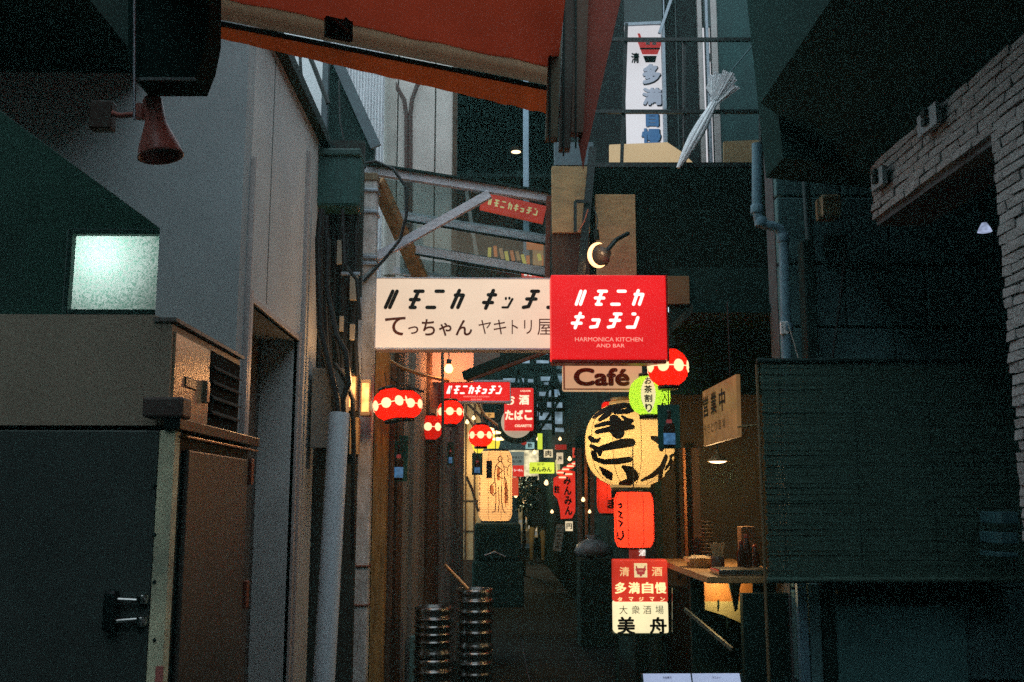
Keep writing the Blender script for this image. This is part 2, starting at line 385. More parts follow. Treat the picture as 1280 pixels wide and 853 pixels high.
# recess behind with frosted window
RY = 4.65; a = at(88, 288, RY); b = at(215, 395, RY)
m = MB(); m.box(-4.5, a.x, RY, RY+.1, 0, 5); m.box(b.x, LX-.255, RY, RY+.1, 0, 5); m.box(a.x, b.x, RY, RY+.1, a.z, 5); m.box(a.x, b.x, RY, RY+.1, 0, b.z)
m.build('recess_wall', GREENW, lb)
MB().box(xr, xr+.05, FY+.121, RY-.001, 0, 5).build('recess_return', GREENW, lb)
wf = MB(); t = .025
for q in ((a.x, a.x+t, b.z, a.z), (b.x-t, b.x, b.z, a.z), (a.x+t, b.x-t, a.z-t, a.z), (a.x+t, b.x-t, b.z, b.z+t)): wf.bev(q[0], q[1], RY-.03, RY+.05, q[2], q[3], .003)
wo = wf.build('window', mat('green_window_frame', (.05, .12, .1), .4), lb)
fm = bpy.data.materials.new('frosted_glass'); fm.use_nodes = True; n = fm.node_tree.nodes; l = fm.node_tree.links
n.remove(n['Principled BSDF']); tl = n.new('ShaderNodeBsdfTranslucent')
vo = n.new('ShaderNodeTexVoronoi'); vo.inputs['Scale'].default_value = 130; tcn = n.new('ShaderNodeTexCoord'); l.new(tcn.outputs['Object'], vo.inputs['Vector'])
nzz = n.new('ShaderNodeTexNoise'); nzz.inputs['Scale'].default_value = 120; l.new(tcn.outputs['Object'], nzz.inputs['Vector'])
rp = n.new('ShaderNodeValToRGB'); rp.color_ramp.elements[0].color = (.22, .50, .40, 1); rp.color_ramp.elements[1].color = (.92, 1, .97, 1)
rp.color_ramp.elements[0].position = .3; rp.color_ramp.elements[1].position = .62
l.new(nzz.outputs[0], rp.inputs[0]); l.new(rp.outputs[0], tl.inputs[0])
bpn = n.new('ShaderNodeBump'); bpn.inputs['Strength'].default_value = .6; l.new(vo.outputs[0], bpn.inputs['Height']); l.new(bpn.outputs[0], tl.inputs['Normal'])
l.new(tl.outputs[0], n['Material Output'].inputs[0])
MB().add([(a.x+t, RY+.012, b.z+t), (b.x-t, RY+.012, b.z+t), (b.x-t, RY+.012, a.z-t), (a.x+t, RY+.012, a.z-t)], [(0, 1, 2, 3)]).build('pane', fm, wo)
# room behind the pane
rm = MB(); x0_, x1_ = a.x-.25, b.x+.25
rm.box(x0_, x1_, RY+1.0, RY+1.05, b.z-.3, a.z+.4); rm.box(x0_-.05, x0_, RY+.101, RY+1.05, b.z-.3, a.z+.4); rm.box(x1_, x1_+.05, RY+.101, RY+1.05, b.z-.3, a.z+.4)
rm.box(x0_, x1_, RY+.101, RY+.999, a.z+.401, a.z+.45); rm.box(x0_, x1_, RY+.101, RY+.999, b.z-.35, b.z-.301)
rm.build('room_shell', GREENW, lb)
lp = at(140, 326, RY+.16); lamp(lp, 3.4, (.9, 1, .95), .04)
bt = at(194, 378, RY+.06)
MB().lathe([(.0, -.12), (.085, -.11), (.09, -.02), (.07, .08), (.045, .14), (.04, .17), (0, .17)], (bt.x+.0, RY+.125, bt.z)).build('bottle', mat('dark_bottle', (.02, .08, .05), .2), None, 'dark bottle shape behind the lower right corner of the frosted window', 'bottle')

# upper parapet beyond the corner building with pale strip and dark timber gussets
ub = thing('rear_left_building', (-1.6, 7, 3.5), 'pale corrugated upper storey behind the grey corner building', 'building')
c0 = at(372, 60, 8.6); c1 = at(480, 205, 8.6)
m = MB(); nx = 46; x0, x1 = at(395, 100, 8.6).x, at(481, 100, 8.6).x; zt, zb = 5.9, 2.4
vs = []; fs = []
for i in range(nx*2+1):
    x = x0+(x1-x0)*i/(nx*2); y = 8.6+(.018 if (i//2) % 2 else 0)
    vs += [(x, y, zb), (x, y, zt)]
for i in range(nx*2): fs.append((2*i, 2*i+2, 2*i+3, 2*i+1))
m.add(vs, fs); m.build('corrugated_siding', SIDING, ub, fix=False)
MB().box(at(350, 80, 7.6).x, at(403, 80, 7.6).x, 7.6, 7.7, 3.5, 5.9).build('white_wall', mat('bright_wall', (.85, .86, .88), .6, var=.05), ub)
gm = MB(); p = [at(425, 60, 7.2), at(402, 165, 7.2), at(420, 205, 7.2), at(470, 205, 7.2), at(470, 185, 7.2), at(415, 65, 7.2)]
gm.prism([at(408, 50, 7.2), at(402, 200, 7.2), at(466, 208, 7.2), at(468, 180, 7.2), at(414, 62, 7.2)], (0, 1, 0), .1); gm.build('gable_board', DARK, ub)
MB().bar(at(414, 60, 7.15), at(470, 184, 7.15), .03, .08).build('gable_trim', mat('slate_trim', (.12, .15, .17), .6), ub)
MB().box(at(404, 60, 7.1).x, at(411, 60, 7.1).x, 7.1, 7.18, 3.5, 5.4).build('corner_post', mat('slate_trim', (.1, .1, .1)), ub)
for i, (pts) in enumerate([[(362, 55), (378, 110), (402, 160)], [(383, 60), (395, 90), (410, 130)], [(374, 50), (376, 90), (384, 140)]]):
    MB().tube([at(x, y, 6.9) for x, y in pts], .018 if i == 1 else .012, 8).build('loose_cable', CABLE, None, ['black cable sagging across the bright gap, leftmost of three', 'thickest black cable crossing the bright gap beside the slate post', 'thin black cable in the bright gap between the other two'][i], 'cable', 'cables in the bright gap above the corner building')
MB().tube([at(400+6*math.cos(t_/8*6.28)-3, 66+8*math.sin(t_/8*6.28), 6.8) for t_ in range(8)], .006, 6).build('cable_coil', CABLE, None, 'small coil of black wire in the bright gap by the slate post', 'cable')

# rear centre building (beige panels, conduits, dark opening)
rb = thing('rear_building', (0, 9.5, 3.4), 'beige panelled upper building with dark opening behind the skylight', 'building')
Yb = 9.3
for i, (x0, x1, m_) in enumerate([(476, 497, PANEL), (498, 544, PANEL), (545, 567, PANEL)]):
    mm = MB(); mm.bev(at(x0, 150, Yb).x, at(x1, 150, Yb).x-.006, Yb, Yb+.08, 3.4, 6, .004); mm.build('wall_panel', m_, rb)
MB().box(at(470, 150, Yb).x, at(571, 150, Yb).x, Yb+.101, Yb+.15, 3.4, 6).build('backing', PANEL, rb)
MB().tube([at(487, 60, Yb-.3), at(487, 345, Yb-.3)], .06, 12).build('downpipe', mat('beige_pipe', (.5, .47, .42), .6), rb)
MB().box(at(566, 150, Yb).x, at(571, 150, Yb).x, Yb-.03, Yb+.1, 3.4, 6).build('opening_jamb', WOODD, rb)
ob = MB(); xa, xb = at(571, 150, Yb).x, at(745, 150, Yb).x
ob.box(xa-.9, xb+.9, Yb+1.6, Yb+1.7, 3.4, 6); ob.box(xa-.02, xb, Yb+.1, Yb+1.6, 5.6, 5.7); ob.box(xa-.12, xa-.02, Yb+.15, Yb+1.6, 3.4, 6); ob.box(xb, xb+.1, Yb+.1, Yb+1.6, 3.4, 6); ob.build('opening_interior', DARK, rb)
for s_ in (-1, 1):
    ex = [(508, 348), (508, 145), (505, 125), (494, 105), (480, 92)] if s_ < 0 else [(513, 348), (513, 145), (515, 125), (521, 108), (530, 92)]
    MB().tube([at(x, y, Yb-.08) for x, y in ex], .022, 10).build('conduit', mat('brown_conduit', (.10, .05, .04), .5), rb)
MB().bev(at(654, 170, 8.8).x, at(661, 170, 8.8).x, 8.8, 8.86, 3.4, 6).build('steel_post', mat('blue_steel', (.35, .48, .58), .4, .3), rb)
lpz = at(645, 190, Yb+.9)
o = thing('ceiling_light', lpz, 'small round ceiling light glowing in the dark upper opening', 'lamp')
MB().lathe([(.07, 0), (.075, .02), (.05, .05), (0, .05)], (0, 0, 0)).build('rim', WOODD, o, local=True)
MB().lathe([(0, -.004), (.05, -.004), (.05, 0.0)], (0, 0, 0)).build('diffuser', em('cl_glow', (1, .75, .45), 2.5), o, local=True)

# ------------------------------------------------------------------ roof and side masses of the lane beyond
lw = MB(); lw.box(-3.2, -.95, 6.75, 6.85, 0, 2.35); lw.box(-3.2, -1.05, 6.3, 6.7, 0, 2.5)
# left shutter wall running back, a little crooked
sw = thing('left_shop_wall', (-.55, 7.6, 0), 'brown boarded shop front on the left of the lane behind the posts', 'wall')
A = Vector((at(478, 650, 6.45).x, 6.45, 0)); B = Vector((at(579, 650, 9.0).x, 9.0, 0)); D = (B-A); Ln = D.length; D.normalize(); N = Vector((D.y, -D.x, 0))
cuts = [0, .22, .38, .62, .80, 1.12, 1.40, 1.62, 1.92, 2.15, 2.4, Ln]
for i in range(len(cuts)-1):
    a_, b_ = A+D*(cuts[i]+.006), A+D*(cuts[i+1]-.006); pr = (.0, .03, .012, .04, .005, .03)[i % 6]
    m = MB(); ps = [a_-N*.05, b_-N*.05, b_+N*pr, a_+N*pr]; m.hexa([Vector((p.x, p.y, .0)) for p in ps]+[Vector((p.x, p.y, 2.75)) for p in ps])
    m.build('board', [SHUT, mat('shutter_pale', (.27, .26, .23), .7, var=.35, scale=6, streak=(5, 5, .4)), WOODD][(i*2+i//3) % 3], sw)
m = MB(); a_, b_ = A-N*.05, B-N*.05; ps = [a_, b_, b_-N*.5, a_-N*.5]; m.hexa([p+Vector((0, 0, 0)) for p in ps]+[p+Vector((0, 0, 2.8)) for p in ps]); m.build('backing', SOOT, sw)
MB().box(at(512, 800, 7.0).x, at(600, 800, 7.0).x-.25, 7.0, 7.6, 0, .42).build('plinth', CONC, sw)

# left wall beyond: cream lit wall
cw = thing('cream_wall', (-.4, 10.5, 0), 'warmly lit cream wall behind the red round lanterns', 'wall')
Yc = 11.3
m = MB(); m.box(at(545, 600, Yc).x, at(603, 600, Yc).x, Yc, Yc+.1, 0, 2.6); m.build('plaster', mat('cream_plaster', (.72, .55, .30), .8, var=.2, scale=4), cw)
for x_ in (581, 592, 601): MB().box(at(x_, 600, Yc).x, at(x_, 600, Yc).x+.02, Yc-.015, Yc+.01, .5, 2.6).build('batten', WOODD, cw)
MB().box(at(545, 690, Yc).x, at(606, 690, Yc).x, Yc-.02, Yc, .0, .68).build('dado', WOODD, cw)
for y_ in (626, 664): MB().box(at(579, y_, Yc).x, at(603, y_, Yc).x, Yc-.012, Yc+.005, at(590, y_, Yc).z-.006, at(590, y_, Yc).z+.006).build('rail', WOODD, cw)
lamp(at(588, 575, 10.9), 9, (1, .66, .3), .04)
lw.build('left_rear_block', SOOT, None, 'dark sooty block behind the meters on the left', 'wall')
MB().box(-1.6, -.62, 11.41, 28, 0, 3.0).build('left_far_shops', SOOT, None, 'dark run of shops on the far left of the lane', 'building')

# right building: shop storey + upper storey
rg = thing('right_building', (1.4, 7.5, 0), 'dark shop building on the right with upstairs railing and open counter bay', 'building')
g = at(690, 208, 5.95); fx0 = g.x; fz = at(800, 207, 5.95).z
m = MB(); m.box(at(737, 300, 5.95).x, 2.0, 5.97, 6.02, at(800, 346, 5.97).z-.1, fz); m.build('fascia', mat('black_fascia', (.006, .016, .012), .9, var=.5, bump=.5, spec=.08), rg)
m = MB(); m.box(1.08, 2.0, 5.96, 5.969, 1.97, fz-.15-.5); m.build('lintel', SOOT, rg)
m = MB(); m.box(fx0+.02, 1.9, 6.021, 7.4, fz-.62, fz-.02); m.build('floor_slab', SOOT, rg)
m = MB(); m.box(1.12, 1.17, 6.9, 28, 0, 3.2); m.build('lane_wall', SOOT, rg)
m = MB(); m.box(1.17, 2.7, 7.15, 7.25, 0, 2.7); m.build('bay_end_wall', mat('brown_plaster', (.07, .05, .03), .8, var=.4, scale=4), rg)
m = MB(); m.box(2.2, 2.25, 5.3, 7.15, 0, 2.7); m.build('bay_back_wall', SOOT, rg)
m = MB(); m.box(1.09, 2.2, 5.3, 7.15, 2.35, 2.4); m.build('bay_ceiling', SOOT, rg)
# cross wall hiding the far upper part behind slab
rect(m := MB(), 690, 208, 737, 291, 5.9, .05); m.build('plywood_panel', PLY, rg)
rect(m := MB(), 693, 178, 742, 207, 5.9, .05); m.build('slate_panel', mat('slate_blue_panel', (.14, .20, .23), .6), rg)
rect(m := MB(), 690, 292, 737, 350, 5.92, .05); m.build('lower_panel', WOODD, rg)
rect(m := MB(), 745, 243, 795, 348, 5.93, .035); m.build('plywood_panel', PLY, rg)
rect(m := MB(), 835, 345, 862, 380, 5.93, .035); m.build('plywood_panel', mat('dim_ply', (.22, .14, .06), .8), rg)

# ------------------------------------------------------------------ far end of the lane
MB().box(-3, 4, 28.5, 28.7, 0, 9).build('far_end_wall', mat('far_wall', (.06, .08, .09), .8), None, 'dark building closing the far end of the lane', 'building')
rfm = thing('lane_roof', (0, 12, 3.0), 'dark lattice of roof beams and glazing over the back of the lane', 'roof')
for i, Y in enumerate([7.6, 8.8, 10.2, 12, 14, 16.5, 19.5, 23]):
    MB().box(-1.5, 1.12, Y+1.9, Y+1.97, 3.6+(Y-7)*.05, 3.72+(Y-7)*.05).build('cross_beam', DARK, rfm)
for i, X in enumerate([-.75, -.25, .25, .75]):
    MB().box(X, X+.05, 9.5, 24, 4.5, 4.57).build('purlin', DARK, rfm)
MB().box(-1.6, .60, 9.8, 28, 4.6, 4.64).build('roof_sheet', DARK, rfm)
MB().box(.62, 1.5, 9.8, 28, 4.6, 4.64).build('roof_sheet', DARK, rfm)
MB().box(-.9, 1.11, 17, 17.06, 2.55, 6).build('gable_sheet', DARK, rfm)
# blue-white daylight patches of the far glazing
GL = em('dusk_glazing', (.40, .58, .72), .42, var=.85, scale=6)
gz = thing('clerestory_window', at(680, 500, 15.5), 'pale blue clerestory glazing between dark bars far down the lane', 'window')
for (x0, y0, x1, y1) in [(629, 473, 655, 478), (638, 451, 650, 454), (652, 450, 662, 454), (670, 450, 686, 454), (674, 490, 684, 495), (686, 488, 697, 496), (674, 516, 689, 525), (676, 471, 688, 476), (691, 484, 702, 492), (692, 500, 703, 530), (676, 440, 688, 443), (632, 438, 640, 441), (697, 470, 704, 478), (660, 474, 668, 478), (641, 444, 646, 448), (655, 443, 660, 447), (664, 486, 671, 492), (680, 478, 690, 483), (705, 508, 712, 522), (698, 490, 708, 494), (684, 500, 690, 511), (668, 505, 672, 520), (693, 535, 706, 540), (632, 460, 645, 463), (702, 450, 712, 456), (706, 462, 713, 470), (676, 530, 690, 537)]:
    p_, q_ = at(x0, y0, 15.5), at(x1, y1, 15.5)
    MB().box(p_.x, q_.x, 15.5, 15.53, q_.z, p_.z).build('pane', GL, gz)
for x_ in (668, 690): MB().bar(at(x_, 436, 15.3), at(x_+2, 545, 15.3), .05).build('mullion', DARK, gz)
for (q0, q1) in [((640, 440), (672, 545)), ((700, 436), (676, 520)), ((655, 436), (640, 500)), ((686, 440), (716, 540)), ((670, 545), (712, 480))]: MB().bar(at(*q0, 15.2), at(*q1, 15.2), .045).build('truss_bar', DARK, gz)
for y_ in (446, 462, 482, 498, 510): MB().bar(at(622, y_, 15.35), at(712, y_+3, 15.35), .06).build('glazing_bar', DARK, gz)
# ================================================================== LEFT FOREGROUND THINGS
# awning over the camera
aw = thing('awning', (-.4, 2.6, 2.75), 'red canvas awning with tan front bar seen from underneath', 'awning')
BL, BR = at(150, -14, 2.72), at(697, 98, 3.38)
def mixv(a, b, t): return a+(b-a)*t
bd = (BR-BL).normalized(); BLx = BL+bd*.17
# canvas as a slightly sagging sheet with thickness
vs = []; fs = []; nu, nv = 14, 10
backL, backR = Vector((-1.0, .5, 3.35)), Vector((.24, .8, 3.5))
for i in range(nu+1):
    for j in range(nv+1):
        p = mixv(mixv(BLx, BR, i/nu), mixv(backL, backR, i/nu), j/nv)
        p = p+Vector((0, 0, .035-.06*math.sin(math.pi*j/nv)*1.0+.004*math.sin(i*2.2)))
        vs.append(p)
for i in range(nu):
    for j in range(nv):
        o = i*(nv+1)+j; fs.append((o, o+1, o+nv+2, o+nv+1))
m = MB(); m.add(vs, fs, True); cv = m.build('canvas', FABRIC, aw)
pass
MB().tube([BLx+Vector((0, .03, .02)), BR+Vector((0, .03, .02))], .011, 10).build('front_bar', TAN, aw)
_a, _b = BLx+Vector((0, -.004, .045)), BR+Vector((0, -.004, .045)); _c, _d = BR+Vector((0, .012, -.029)), BLx+Vector((0, .012, -.029))
MB().add([_a, _b, _c, _d], [(0, 1, 2, 3)]).build('bar_glow_sheet', cloth('tan_translucent', (.50, .35, .22), .5), aw)  # translucent sheet put in for the bar's face so it looks lit
MB().bar(BLx+Vector((0, .028, -.034)), BR+Vector((0, .028, -.034)), .012, .012).build('bar_gasket', DARK, aw)
# valance hanging in front of the bar, gathered at the right end
vs = []; fs = []; nn = 60
for i in range(nn+1):
    t = i/nn; p = mixv(BLx, BR, t)+Vector((.0, .034, -.02)); h = .045+.055*t; wv = .004*math.sin(i*1.3)*(1 if t < .8 else 3)
    for k in range(4):
        vs.append(p+Vector((wv*k/3*.6, wv*k/3, -h*k/3-.01)))
for i in range(nn):
    for k in range(3): o = i*4+k; fs.append((o, o+4, o+5, o+1))
m = MB(); m.add(vs, fs, True); v = m.build('valance', FABR2, aw)
jt = at(388, 32, 3.03)
m = MB(); m.bar(mixv(BL, BR, .42)+Vector((0, -.03, 0)), mixv(BL, BR, .48)+Vector((0, -.03, 0)), .02, .064)
m.build('arm_joint', DARK, aw)
m = MB(); m.tube([mixv(BL, BR, .45)+Vector((-.02, -.05, .02)), mixv(BL, BR, .45)+Vector((.03, -.05, -.02))], .012, 8); m.tube([mixv(BL, BR, .45)+Vector((.03, -.05, .025)), mixv(BL, BR, .45)+Vector((-.01, -.05, -.028))], .009, 8)
m.build('joint_bolt', BLACK, aw)
# end frame: three stacked channels
for k, (x0, x1, m_, y1, dd) in enumerate([(690, 706, mat('olive_channel', (.16, .14, .08), .6), 172, 0), (707, 722, mat('dark_channel', (.06, .05, .035), .6), 185, .02), (722, 738, mat('brown_channel', (.12, .07, .04), .6), 165, .01)]):
    p_, q_ = at(x0, -60, 3.3+dd), at(x1, -60, 3.3+dd); u_, v_ = at(x0-8, y1, 3.3+dd), at(x1-9, y1, 3.3+dd)
    m = MB(); dv = Vector((0, .05, 0)); m.hexa([u_, v_, v_+dv, u_+dv, p_, q_, q_+dv, p_+dv]); m.build('end_channel', m_, aw)
    m = MB(); m.bar((u_+p_)/2+Vector((0, -.004, -.4)), (u_+p_)/2+Vector((0.01, -.004, .5)), .006, .006); m.build('channel_lip', DARK, aw)
m = MB(); m.prism([at(738, -60, 3.36), at(784, -60, 3.36), at(776, 0, 3.36), at(733, 190, 3.36), at(729, 213, 3.36), at(723, 178, 3.36)], (0, 1, 0), .004)
m.build('end_flap', mat('flap_canvas', (.33, .075, .05), .85, var=.3), aw)
m = MB(); m.lathe([(.012, -.03), (.018, 0), (.012, .03)], at(694, 98, 3.32)); m.build('end_cap', TAN, aw)

# dark hanging box and pole top-left
hb = thing('hanging_hood', at(215, 100, 2.5), 'dark rounded hood hanging under the awning at top left', 'hood')
m = MB(); a1, b1 = at(168, 97, 2.5), at(262, 97, 2.5)
prof = [at(168, 98, 2.5), at(243, 98, 2.5), at(254, 70, 2.5), at(261, 35, 2.5), at(262, -60, 2.5), at(160, -60, 2.5), at(160, 60, 2.5), at(166, 97, 2.5)]
m.prism(prof, (0, 1, 0), .12); m.build('casing', mat('hood_metal', (.012, .038, .034), .9, spec=.05), hb)
MB().bar(at(168, 99, 2.49), at(244, 99, 2.49), .006, .008).build('lip', mat('hood_lip', (.12, .15, .15), .4, .4), hb)
m = MB(); m.tube([at(168, -40, 2.47), at(168, 150, 2.47)], .004, 8); m.build('hanging_rod', GALV, None, 'thin steel rod hanging beside the dark hood', 'rod')
# spotlight
sp = thing('spotlight', at(190, 150, 2.6), 'unlit maroon bell-shaped spotlight on a short wall arm', 'lamp')
m = MB(); c = at(190, 122, 2.6); e = at(201, 196, 2.6); L = (e-c).length; zax = (e-c).normalized()
q = zax.to_track_quat('Z', 'Y').to_matrix()
tmp = MB().lathe([(.0, 0), (.022, .002), (.026, .01), (.028, L*.42), (.036, L*.56), (.052, L*.80), (.060, L*.97), (.0605, L), (.056, L), (.05, L*.85), (.02, L*.6)], (0, 0, 0), 28, cap=False)
m.add([q @ v+c for v in tmp.v], tmp.f, True); m.build('shade', MAROON, sp)
m = MB(); m.tube([e-zax*.045-zax*0, e-zax*.03], .048, 20); m.build('bulb', mat('unlit_bulb', (.3, .3, .28), .2), sp)
m = MB(); m.tube([at(182, 142, 2.6), at(150, 145, 2.6), at(128, 138, 2.62)], .008, 8); m.lathe([(.014, -.02), (.016, 0), (.014, .02)], at(176, 140, 2.6), 12)
m.build('arm', MAROON, sp)
m = MB(); m.bev(at(112, 130, 2.6).x, at(140, 130, 2.6).x, 2.6, 2.64, at(120, 160, 2.6).z, at(120, 125, 2.6).z); m.build('mount', mat('mount', (.05, .03, .02), .5), sp)

# upper beige unit
uy0, uy1, ux = 3.0, 3.82, -.972
zt0, zb0 = at(212, 405, 3.0).z, at(212, 532, 3.0).z
un = thing('ventilation_unit', (-1.3, 3.4, zb0), 'beige metal unit with dark louvres on top of the steel refrigerator', 'unit')
zt_ = zt0+.02
m = MB(); m.prism([(-2.2, uy0, zb0), (ux, uy0, zb0), (ux, uy0, zt0), (ux-.055, uy0, zt0+.028), (-2.2, uy0, zt0+.028)], (0, 1, 0), uy1-uy0); m.build('casing', BEIGE, un)
m = MB(); m.bar((ux-.02, uy0-.01, zt0+.012), (ux-.02, uy1+.01, zt0+.012), .07, .012); m.build('lid_trim', mat('lid', (.2, .19, .17), .5), un)
m = MB(); m.bev(ux-.01, ux+.006, uy0+.02, uy0+.40, zb0+.01, zt0-.02); m.build('control_panel', mat('panel_beige', (.60, .47, .30), .25, .5), un)
m = MB(); m.bev(ux-.005, ux+.010, uy0+.13, uy0+.25, zb0+.13, zb0+.165); m.build('nameplate', BLACK, un)
m = MB(); m.bev(ux, ux+.009, uy0+.12, uy0+.14, zb0+.05, zb0+.08); m.bev(ux, ux+.009, uy0+.17, uy0+.19, zb0+.05, zb0+.08); m.build('switch', BLACK, un)
m = MB(); m.bev(ux, ux+.02, uy0+.33, uy0+.365, zb0+.1, zb0+.175); m.build('latch', STEEL, un)
MB().box(ux-.02, ux+.004, uy0+.42, uy1-.01, zb0+.01, zt0-.02).build('louvre_recess', mat('louvre_black', (.010, .012, .012), .95, spec=.03), un)
for k in range(5):
    z = zb0+.03+k*.052
    MB().hexa([(ux+.001, uy0+.43, z), (ux+.014, uy0+.43, z-.012), (ux+.014, uy1-.015, z-.012), (ux+.001, uy1-.015, z), (ux+.001, uy0+.43, z+.006), (ux+.014, uy0+.43, z-.006), (ux+.014, uy1-.015, z-.006), (ux+.001, uy1-.015, z+.006)]).build('louvre', mat('louvre_metal', (.03, .034, .032), .8, 0, spec=.15), un)

# lower steel refrigerator
fr_ = thing('refrigerator', (-1.4, 3.4, 0), 'large dark steel refrigerator with bright corner post at left', 'refrigerator')
fy = 2.92; fx = at(190, 700, fy).x; zr = at(190, 538, fy).z
MB().bev(-2.4, fx, fy, 3.84, 0.05, zr, .004).build('body', FRIDGE, fr_)
px = at(211, 700, fy).x
MB().bev(fx+.002, px, fy-.004, fy+.05, .05, zr, .004).build('corner_post', mat('stained_steel', (.80, .78, .52), .45, .1, var=.7, scale=5, col2=(.30, .34, .26)), fr_)
sx = px+.006
MB().bev(fx+.002, px-.012, fy+.052, 3.84, .05, zr, .003).build('side_body', DARK, fr_)
MB().bev(px-.011, sx, fy+.12, 3.78, .08, zr-.05, .006).build('side_door', FRSIDE, fr_)
for yy in (zr-.015, zr-.05):
    pass
m = MB(); m.bev(px-.03, sx+.012, fy-.02, 3.9, zr+.001, zr+.035, .003); m.build('top_rail', BLACK, fr_)
m = MB(); m.bev(px-.03, sx+.014, fy+.05, 3.88, zr-.02, zr-.012, .002); m.build('rail_edge', mat('bronze_edge', (.4, .22, .1), .3, .8), fr_)
m = MB(); m.bev(at(180, 540, fy).x, sx+.02, fy-.03, fy+.06, zr-.005+.04, zr+.095, .008); m.build('corner_block', mat('dark_block', (.09, .07, .06), .5), fr_)
for zz in (1.4, .95): MB().bev(sx-.004, sx+.012, 3.79, 3.83, zz, zz+.1).build('hinge', mat('hinge', (.25, .08, .05), .5, .5), fr_)
h1, h2 = at(137, 736, fy), at(150, 788, fy)
m = MB(); m.bev(h1.x, h2.x, fy-.05, fy-.012, h2.z, h1.z, .01); m.build('handle', BLACK, fr_)
m = MB(); hc = at(166, 762, fy); 
for dz in (-.05, .05): m.tube([(h1.x+.02, fy-.03, hc.z+dz*.6), (hc.x+.035, fy-.02, hc.z+dz*.5)], .008, 8); m.lathe([(.014, -.012), (.018, 0), (.014, .012)], (hc.x+.03, fy-.016, hc.z+dz*.6), 12)
m.build('latch_arm', STEEL, fr_)
for yy in (607, 668, 727, 800): MB().lathe([(0, -.006), (.005, -.004), (.006, 0), (0, .006)], at(193, yy, fy-.005), 10).build('rivet', DARK, fr_)
rect(m := MB(), 194, 833, 204, 853, fy-.007, .002, .0005); m.build('sticker', mat('pink_sticker', (.6, .2, .17), .6), fr_)

# white pipe with cables
wp0, wp1 = at(402, 900, 4.85), at(424, 517, 5.0)
d_ = (wp1-wp0).normalized(); foot = wp0-d_*((wp0.z-.02)/d_.z)
pp = MB(); pp.tube([foot, wp0, (wp0+wp1)/2, wp1], .052, 24, cap=False); pp.tube([wp1-d_*.0, wp1-d_*.3], .046, 24, cap=False)
pp.build('cable_sleeve_pipe', PIPEW, None, 'pale plastic pipe leaning upright beside the left doorway', 'pipe')
for i, pts in enumerate([[(424, 545), (421, 500), (414, 470), (400, 410), (398, 300), (402, 262)], [(430, 545), (428, 500), (436, 480), (432, 440), (420, 420), (408, 360), (410, 300)], [(419, 540), (417, 490), (408, 440), (405, 380), (408, 270)], [(441, 700), (442, 560), (441, 500), (430, 470), (418, 455)], [(428, 262), (430, 330), (446, 350), (450, 400)]]):
    MB().tube([at(x, y, 5.25+.05*i) for x, y in pts], .019-.002*i, 10).build('power_cable', CABLE, None, ['thick black cable rising out of the pale pipe to the green box', 'black cable bending right of the pale pipe mouth', 'black cable along the wall edge left of the meters', 'black cable hanging down between pale pipe and post', 'short black cable under the green box near the post'][i], 'cable', 'power cables beside the post')
for i in range(9):
    x = 396+i*6; MB().tube([at(x+random.uniform(-3, 3), 262, 5.7), at(x+random.uniform(-5, 5), 330, 5.68), at(x+random.uniform(-5, 5), 400, 5.7), at(x+random.uniform(-3, 8), 470, 5.66)], random.uniform(.008, .017), 8).build('tangled_cable', CABLE, None, ['first','second','third','fourth','fifth','sixth','seventh','eighth','ninth'][i]+' dark cable from the left in the bundle under the green box', 'cable', 'cable bundle under the green box')
MB().box(at(390, 400, 5.8).x, at(450, 400, 5.8).x, 5.8, 5.86, 0, 3.5).build('cable_backboard', mat('tarred_board', (.03, .035, .03), .8), None, 'dark board behind the cables left of the concrete post', 'board')

# green junction box
jb = thing('junction_box', at(420, 265, 5.5), 'dark green weathered junction box high on the left wall end', 'box')
rect(m := MB(), 394, 188, 450, 258, 5.5, .18, .02); m.build('casing', mat('green_box', (.02, .085, .075), .5, var=.4, scale=10, streak=(4, 4, .6)), jb)
rect(m := MB(), 391, 185, 451, 194, 5.48, .2, .01); m.build('lid', mat('green_box_lid', (.03, .08, .07), .5), jb)
rect(m := MB(), 390, 205, 394, 213, 5.5, .02); rect(m, 390, 248, 394, 256, 5.5, .02); m.build('clip', GALV, jb)
MB().tube([at(424, 100, 5.6), at(425, 150, 5.6), at(432, 186, 5.6)], .004, 6).build('lead_wire', CABLE, jb)

# meter cabinet
mc = thing('meter_cabinet', at(410, 585, 5.4), 'grey meter cabinet mounted on the wall behind the pale pipe', 'box')
rect(m := MB(), 389, 460, 431, 560, 5.4, .15); m.build('casing', mat('meter_grey', (.20, .20, .18), .6), mc)
rect(m := MB(), 396, 560, 420, 586, 5.45, .1); m.build('lower_box', BLACK, mc)
for i, (x0, y0, x1, y1) in enumerate([(432, 466, 446, 514), (450, 474, 463, 520)]):
    me_ = thing('electric_meter', at(x0, y1, 5.75-i*.02), ['electric meter glowing orange, left one of the pair by the post', 'electric meter glowing orange, right one nearest the round lantern'][i], 'meter', 'electric meters by the post')
    rect(m := MB(), x0, y0, x1, y1, 5.75-i*.02, .08, .006); m.build('housing', mat('meter_case', (.35, .25, .15), .35), me_)
    rect(m := MB(), x0+2, y0+5, x1-2, y1-5, 5.745-i*.02, .006, .002); m.build('cover', em('meter_glow', (1, .42, .12), 1.7, var=.85, scale=18), me_)
lamp(at(458, 474, 5.4), 6, (1, .5, .2), .04)  # added fill lamp: warm lantern spill on the side wall and posts
rect(m := MB(), 437, 522, 448, 568, 5.75, .08); m.build('fuse_box', PLY, None, 'small wooden fuse box under the electric meters', 'box')
